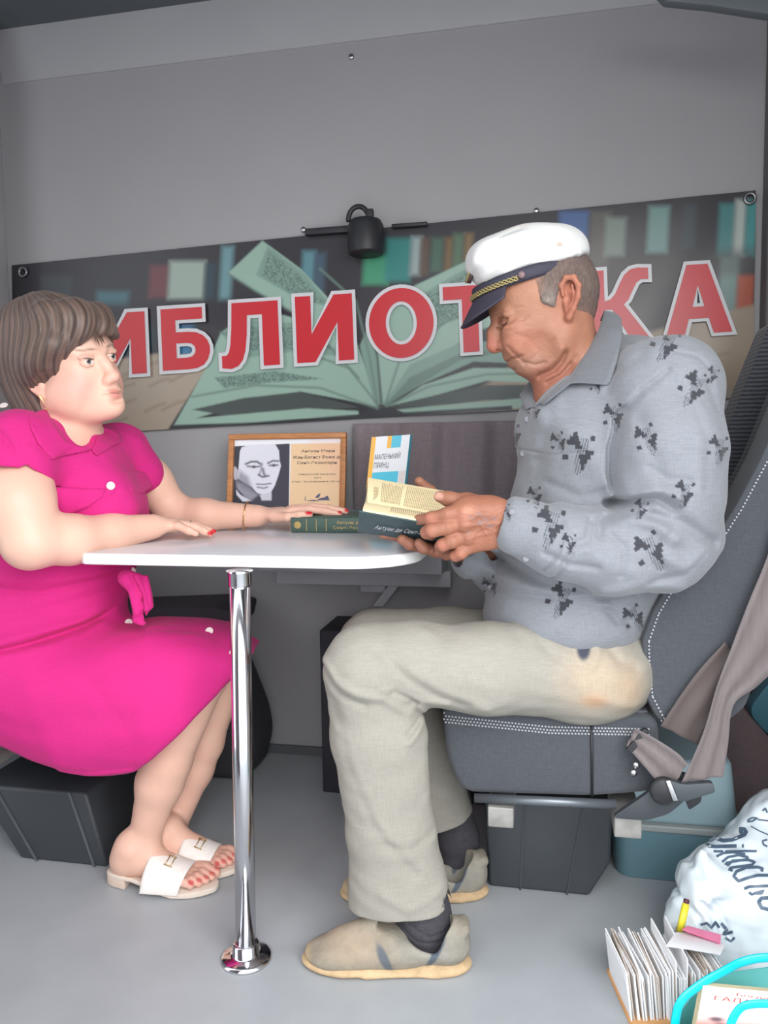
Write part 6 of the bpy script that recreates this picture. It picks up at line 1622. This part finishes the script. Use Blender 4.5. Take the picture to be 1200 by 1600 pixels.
# brown fabric holder with grey panel
Yb2 = 1.72
root = empty('folder_bag', P(1150, 1290, 1.6), 'dark brown fabric folder with a plain grey panel leaning behind the storage tub', 'bag')
m = MB(); pts = [P(1155, 1094, Yb2), P(1178, 1125, Yb2), P(1202, 1152, Yb2 - .02), P(1250, 1200, Yb2 - .04), P(1250, 1320, Yb2 - .08), P(1150, 1330, Yb2 - .04), P(1100, 1290, Yb2), P(1098, 1205, Yb2), P(1128, 1150, Yb2)]
m.prism(pts, E2 * .03); m.build('folded_cloth', mat('brown_cloth', rgb(84, 70, 72), 0.8, weave=.1, wscale=400, var=.1, vscale=8), root, bevel=.008)
m = MB(); m.prism([P(1158, 1150, Yb2 - .004), P(1180, 1176, Yb2 - .008), P(1143, 1250, Yb2 - .014), P(1120, 1225, Yb2 - .006)], E2 * .004); m.build('grey_panel', mat('grey_card', rgb(132, 132, 130), 0.6), root, bevel=.001)
# blue and white rolled sheets
root = empty('rolled_sheets', P(1130, 1290, 1.55), 'curled white sheets with a blue edge beside the storage tub', 'paper')
def sheet_strip(pairs, Ys, name, mt):
    mb = MB(); n = len(pairs)
    def f(u, v):
        i = min(int(u * (n - 1)), n - 2); t = u * (n - 1) - i
        a = P(pairs[i][0], pairs[i][1], Ys[i]).lerp(P(pairs[i + 1][0], pairs[i + 1][1], Ys[i + 1]), t)
        b = P(pairs[i][2], pairs[i][3], Ys[i] - .01).lerp(P(pairs[i + 1][2], pairs[i + 1][3], Ys[i + 1] - .01), t)
        return a.lerp(b, v) + Vector((0, -.004 * math.sin(math.pi * v), 0))
    mb.grid(f, 24, 4); return mb.build(name, mt, root, smooth=True, solid=.0015)
sheet_strip([(1100, 1192, 1106, 1186), (1112, 1216, 1120, 1208), (1124, 1238, 1140, 1228), (1142, 1270, 1146, 1258)], [1.58] * 4, 'blue_edge', mat('blue_sheet', rgb(38, 98, 148), 0.4))
sheet_strip([(1102, 1205, 1112, 1216), (1112, 1235, 1128, 1240), (1120, 1262, 1138, 1262), (1128, 1300, 1143, 1296)], [1.575] * 4, 'white_sheet', mat('white_sheet', rgb(190, 186, 186), 0.5))
MB().tube([P(1120, 1268, 1.56), P(1132, 1270, 1.555), P(1140, 1284, 1.55), P(1138, 1300, 1.55)], .0025, 8).build('purple_edge', mat('purple_edge', rgb(76, 64, 110), 0.5), root, smooth=True)
# teal rounded panel behind
m = MB(); pts = rounded([P(1168, 1112, 1.86), P(1205, 1062, 1.86), P(1290, 1040, 1.86), P(1290, 1200, 1.86), P(1200, 1150, 1.86)], .03)
m.prism(pts, E2 * .05); tag(m.build('plastic_crate', mat('crate_teal', rgb(70, 120, 138), 0.5), bevel=.006), 'teal blue plastic crate corner behind the brown folder', 'crate')
# white carrier bag with handwriting style print
root = empty('carrier_bag', P(1180, 1560, 1.36), 'crumpled white plastic carrier bag printed with large blue-grey script', 'bag')
G = SDF()
G.ecap(px(1210, 1580, 1.34), px(1225, 1400, 1.38), (.13, .16), (.12, .15), (0, 1, 0), k=.03)
G.ecap(px(1215, 1420, 1.38), px(1245, 1310, 1.42), (.11, .15), (.08, .115), (0, 1, 0), k=.04)
G.cap(px(1120, 1350, 1.36), px(1100, 1440, 1.33), .030, .045, k=.05)
G.chain([px(1098, 1332, 1.34), px(1082, 1390, 1.33), px(1056, 1440, 1.32)], [.008, .016, .018], k=.03)
G.box(px(1110, 1440, 1.34), (.06, .05, .09), rotY(-14), r=.02, k=.05)
G.cap(px(1205, 1262, 1.44), px(1195, 1290, 1.42), .012, .03, k=.03)
def gr(pts, hh, w): G.ridge([px(x, y, 1.25) for x, y in pts], hh, w, yr=(1.1, 1.40))
gr([(1096, 1330), (1110, 1380), (1135, 1440)], -.010, .010); gr([(1105, 1350), (1100, 1400), (1085, 1440)], -.008, .007); gr([(1075, 1390), (1070, 1430), (1060, 1460)], -.006, .006)
gr([(1120, 1420), (1150, 1400), (1200, 1395)], .006, .012); gr([(1140, 1430), (1170, 1425), (1200, 1430)], -.005, .008); gr([(1125, 1310), (1160, 1300), (1190, 1290)], .005, .008); gr([(1150, 1290), (1170, 1310), (1200, 1320)], -.004, .006)
gr([(1090, 1440), (1105, 1450), (1110, 1475)], -.008, .005); gr([(1110, 1430), (1125, 1450), (1130, 1475)], -.007, .005); gr([(1135, 1440), (1145, 1460), (1150, 1480)], -.006, .005)
G.noise(.0035, 55, 17); G.noise(.0016, 150, 18)
M_bag = mat('bag_film', rgb(222, 232, 238), 0.28, bump=.25, bscale=40, spec=.6)
G.mesh('bag_film', .0032, M_bag, root)
m = MB()
def stroke(pts, w):
    q_ = [(1040 + x / 6.67, 1240 + y / 6.67) for x, y in pts]; D_ = []
    for (x0, y0), (x1, y1) in zip(q_[:-1], q_[1:]):
        n = max(2, int(math.hypot(x1 - x0, y1 - y0) / 2.5))
        D_ += [(x0 + (x1 - x0) * k / n, y0 + (y1 - y0) * k / n) for k in range(n)]
    D_.append(q_[-1]); L = []; R_ = []
    for i, (x, y) in enumerate(D_):
        if x > 1230: continue
        a = D_[max(i - 1, 0)]; b = D_[min(i + 1, len(D_) - 1)]; l = math.hypot(b[0] - a[0], b[1] - a[1]) + 1e-6
        nx, ny = -(b[1] - a[1]) / l * w * 1.5, (b[0] - a[0]) / l * w * 1.5
        L.append(G.hit(x + nx, y + ny, 1.1, 1.6, .0012, 90)); R_.append(G.hit(x - nx, y - ny, 1.1, 1.6, .0012, 90))
    vs = L + R_; n = len(L); m.add(vs, [(i, i + 1, n + i + 1, n + i) for i in range(n - 1)])
for pts, w in (([(460, 490), (520, 462), (600, 490), (700, 480), (770, 450), (820, 430), (840, 400), (820, 370), (780, 362), (785, 400), (800, 415)], 2.0), ([(430, 510), (450, 545), (520, 552), (740, 545)], 1.9), ([(795, 545), (815, 545)], 1.9),
               ([(500, 600), (600, 602)], 1.3), ([(620, 602), (850, 598), (950, 600)], 1.2), ([(530, 655), (600, 620), (700, 610), (830, 632)], 1.3), ([(590, 712), (650, 662), (760, 640), (850, 660), (860, 682), (640, 720), (620, 742)], 1.3),
               ([(640, 752), (700, 700), (860, 690), (930, 712), (900, 742), (680, 772), (660, 792), (700, 802)], 1.4), ([(1000, 812), (1010, 780), (960, 765), (840, 770), (740, 810), (710, 860), (760, 912), (850, 880), (960, 850), (1100, 850)], 1.6),
               ([(820, 992), (870, 970), (980, 965), (1100, 960)], 1.5), ([(870, 1030), (900, 1052), (950, 1030), (1020, 1012), (1000, 1040), (940, 1042)], 1.3), ([(1100, 1085), (1000, 1090), (970, 1130), (1000, 1190), (1100, 1215)], 1.9),
               ([(850, 282), (900, 252), (960, 255), (900, 290), (850, 292)], .9), ([(960, 270), (1100, 287)], .9), ([(1010, 180), (1040, 152), (1060, 200)], 1.0), ([(890, 340), (980, 390), (1100, 440)], .6), ([(1060, 480), (1010, 492), (1020, 530), (1060, 552)], 1.0),
               ([(360, 1370), (430, 1350), (480, 1400), (520, 1340), (560, 1400)], 1.4), ([(580, 1350), (640, 1420), (600, 1470), (700, 1440)], 1.6), ([(620, 1500), (680, 1540), (720, 1500)], 1.3)):
    stroke(pts, w)
m.build('script_print', mat('print_slate', rgb(84, 102, 122), 0.4), root, fixn=False)
# tan box of standing index cards
Yc = 1.16
bx0, bx1 = P(992, 1590, Yc), P(1135, 1590, Yc)
cx = (bx0.x + bx1.x) / 2; wB = bx1.x - bx0.x + .012
root = empty('card_box', (cx, Yc + .06, 0), 'tan cardboard box holding a row of white cards in the lower right corner', 'box')
zb_ = bx0.z + .012; m = MB(); t = .003
zf_ = zb_; zb_ -= .022; m.box((cx, Yc, zb_ / 2), (wB, t, zb_)); m.box((cx, Yc + .13, zb_ / 2), (wB, t, zb_)); m.box((cx - wB / 2, Yc + .065, zb_ / 2), (t, .13, zb_)); m.box((cx + wB / 2, Yc + .065, zb_ / 2), (t, .13, zb_)); m.box((cx, Yc + .065, .002), (wB, .13, t))
zb_ = zf_; m.box((cx, Yc + .065, zb_ - .075), (wB - .002, .124, t))
m.build('box_walls', mat('cardboard_tan', rgb(214, 160, 106), 0.8), root)
M_card = mat('card_white', rgb(244, 244, 246), 0.7); M_cardb = mat('card_edge_worn', rgb(196, 182, 172), 0.8)
rc = random.Random(11); card0 = None; NC = 58
for i in range(NC):
    u = i / (NC - 1); x = bx0.x + .003 + (bx1.x - bx0.x - .006) * u
    hgt = .094 + rc.uniform(-.006, .006) + (.014 if rc.random() < .1 else 0)
    lean = (u - .25) * 22 * .5 - 5 + rc.uniform(-1.2, 1.2)
    if card0 is None:
        cm = MB(); cm.box((0, 0, .5), (.0021, .115, 1)); o = cm.build('index_card', M_card); card0 = o
        tag(o, 'thin white card standing upright among the row in the tan box', 'card', 'white cards standing in the tan box')
    else:
        o = card0.copy(); COL.objects.link(o)
        if rc.random() < .22: 
            o.data = o.data.copy(); o.data.materials[0] = M_cardb
    o.location = (x, Yc + .065 + rc.uniform(-.003, .003), zb_ - .0725); o.scale = (1, 1, hgt * (.93 + .1 * rc.random()) * 1.35)
    o.rotation_euler = (0, math.radians(lean), math.radians(rc.uniform(-3, 3)))
def loose(name, pts, Yq, th, mt, lab, cat):
    mm = MB(); mm.prism([P(x, y, Yq[i] if hasattr(Yq, '__len__') else Yq) for i, (x, y) in enumerate(pts)], Vector((0, .6, -.8)).normalized() * th)
    return tag(mm.build(name, mt, bevel=.0006), lab, cat)
loose('folded_paper', [(1040, 1478), (1056, 1456), (1078, 1458), (1134, 1474), (1126, 1492), (1080, 1484)], [1.19, 1.24, 1.24, 1.24, 1.19, 1.19], .003, M_card, 'white folded paper lying on top of the row of cards', 'paper')
loose('pink_booklet', [(1066, 1452), (1074, 1446), (1127, 1460), (1126, 1474)], [1.225, 1.25, 1.25, 1.225], .004, mat('pink_cover', rgb(232, 118, 160), 0.4), 'thin pink edged booklet lying behind the white cards', 'booklet')
m = MB(); m.tube([P(1062, 1456, 1.26), P(1072, 1412, 1.275)], .0062, 14); m.tube([P(1072, 1411, 1.275), P(1073, 1405, 1.277)], .0050, 14, mi=1)
tag(m.build('marker_pen', [mat('yellow_plastic', rgb(226, 212, 60), 0.35), mat('dark_red_cap', rgb(90, 40, 50), 0.4)], smooth=True), 'yellow marker pen standing behind the row of cards', 'pen')
# gift bag with turquoise handles and a book inside
Yg = 1.03
root = empty('gift_bag', P(1150, 1700, Yg), 'turquoise plastic bag with glossy looped handles in the lower right corner', 'bag')
root.location.z = 0
g0_, g1_ = P(1052, 1600, Yg), P(1260, 1600, Yg); M_tq = mat('turquoise_film', rgb(104, 190, 186), 0.4); M_cy2 = mat('turquoise_ribbon', rgb(0, 186, 200), 0.3)
def gface(pts, Yq): return [P(x, y, Yq) for x, y in pts]
back_ = gface([(1055, 1592), (1096, 1538), (1140, 1520), (1200, 1512), (1262, 1508)], Yg + .10)
m = MB(); low = [Vector((p.x, p.y, .002)) for p in back_]
m.prism(back_ + low[::-1], Vector((0, .002, 0))); 
fl_ = [P(1046, 1618, Yg), P(1262, 1618, Yg)]; fl_ = [fl_[0], fl_[1], Vector((fl_[1].x, Yg, .002)), Vector((fl_[0].x, Yg, .002))]
m.prism(fl_, Vector((0, .002, 0)))
m.hexa([fl_[0], back_[0], low[0], fl_[3]], [p + Vector((.002, 0, 0)) for p in (fl_[0], back_[0], low[0], fl_[3])])
m.build('bag_body', M_tq, root)
def handle(pts, w):
    P_ = [P(*p) for p in pts]; K = []
    for i in range(len(P_) - 1):
        for k in range(8):
            t_ = k / 8; g = lambda q: P_[max(0, min(len(P_) - 1, q))]
            p0, p1, p2, p3 = g(i - 1), g(i), g(i + 1), g(i + 2)
            K.append(0.5 * ((2 * p1) + (p2 - p0) * t_ + (2 * p0 - 5 * p1 + 4 * p2 - p3) * t_ * t_ + (3 * p1 - p0 - 3 * p2 + p3) * t_ ** 3))
    K.append(P_[-1]); MB().tube(K, w, 12, flat=.45).build('handle', M_cy2, root, smooth=True)
handle([(1052, 1640, 1.05), (1056, 1590, 1.05), (1066, 1562, 1.05), (1098, 1536, 1.06), (1130, 1518, 1.07), (1160, 1503, 1.08), (1200, 1496, 1.08), (1260, 1500, 1.08)], .0068)
handle([(1136, 1640, .985), (1142, 1600, .985), (1156, 1576, .985), (1176, 1569, .985), (1210, 1569, .985), (1260, 1575, .985)], .0062)
root = empty('softcover_book', P(1150, 1700, 1.06), 'white and coral book with red lettering standing inside the turquoise bag', 'book')
Yk = 1.055
k00, k10, k01 = P(1080, 1640, Yk - .02), P(1214, 1652, Yk - .02), P(1099, 1540, Yk)
kf, kn = panel_frame(k00, k10, k01)
m = MB(); NUk, NVk = 90, 80; m.grid(lambda u, v: kf(u, v, .0006), NUk, NVk)
fo = m.build('front_cover', mat('glossy_cover', (1, 1, 1, 1), 0.3, attr='tint'), root, fixn=False)
V_ = np.tile(np.linspace(0, 1, NVk + 1), NUk + 1); U_ = np.repeat(np.linspace(0, 1, NUk + 1), NVk + 1)
col = np.tile(lin3((236, 234, 232)), (len(V_), 1)); w = np.clip((.62 - V_) / .25, 0, 1)
col = col * (1 - w[:, None]) + lin3((232, 110, 96)) * w[:, None]
X, Z = U_, V_
for (ex, ey, rx, ry, c_) in ((.22, .50, .10, .045, (70, 60, 74)), (.27, .43, .09, .03, (110, 66, 80)), (.25, .30, .16, .12, (236, 226, 224))):
    put(np.clip(1.5 - np.hypot((X - ex) / rx, (Z - ey) / ry) * 1.2, 0, 1), c_, .9)
color_attr(fo.data, col)
m = MB(); bz = [kf(0, 0, 0), kf(1, 0, 0), kf(1, 1, 0), kf(0, 1, 0)]; m.hexa(bz, [p - kn * .012 for p in bz]); m.build('page_block', M_pages, root)
m = MB(); text_quad(m, 'Богдан', kf(.40, .885, .0014), kf(.86, .86, .0014), kf(.40, .935, .0014)); text_quad(m, 'ГАЛАТЕЯ', kf(.15, .80, .0014), kf(.90, .775, .0014), kf(.15, .865, .0014))
m.build('cover_lettering', mat('ink_red', rgb(206, 74, 70), 0.5), root, fixn=False)
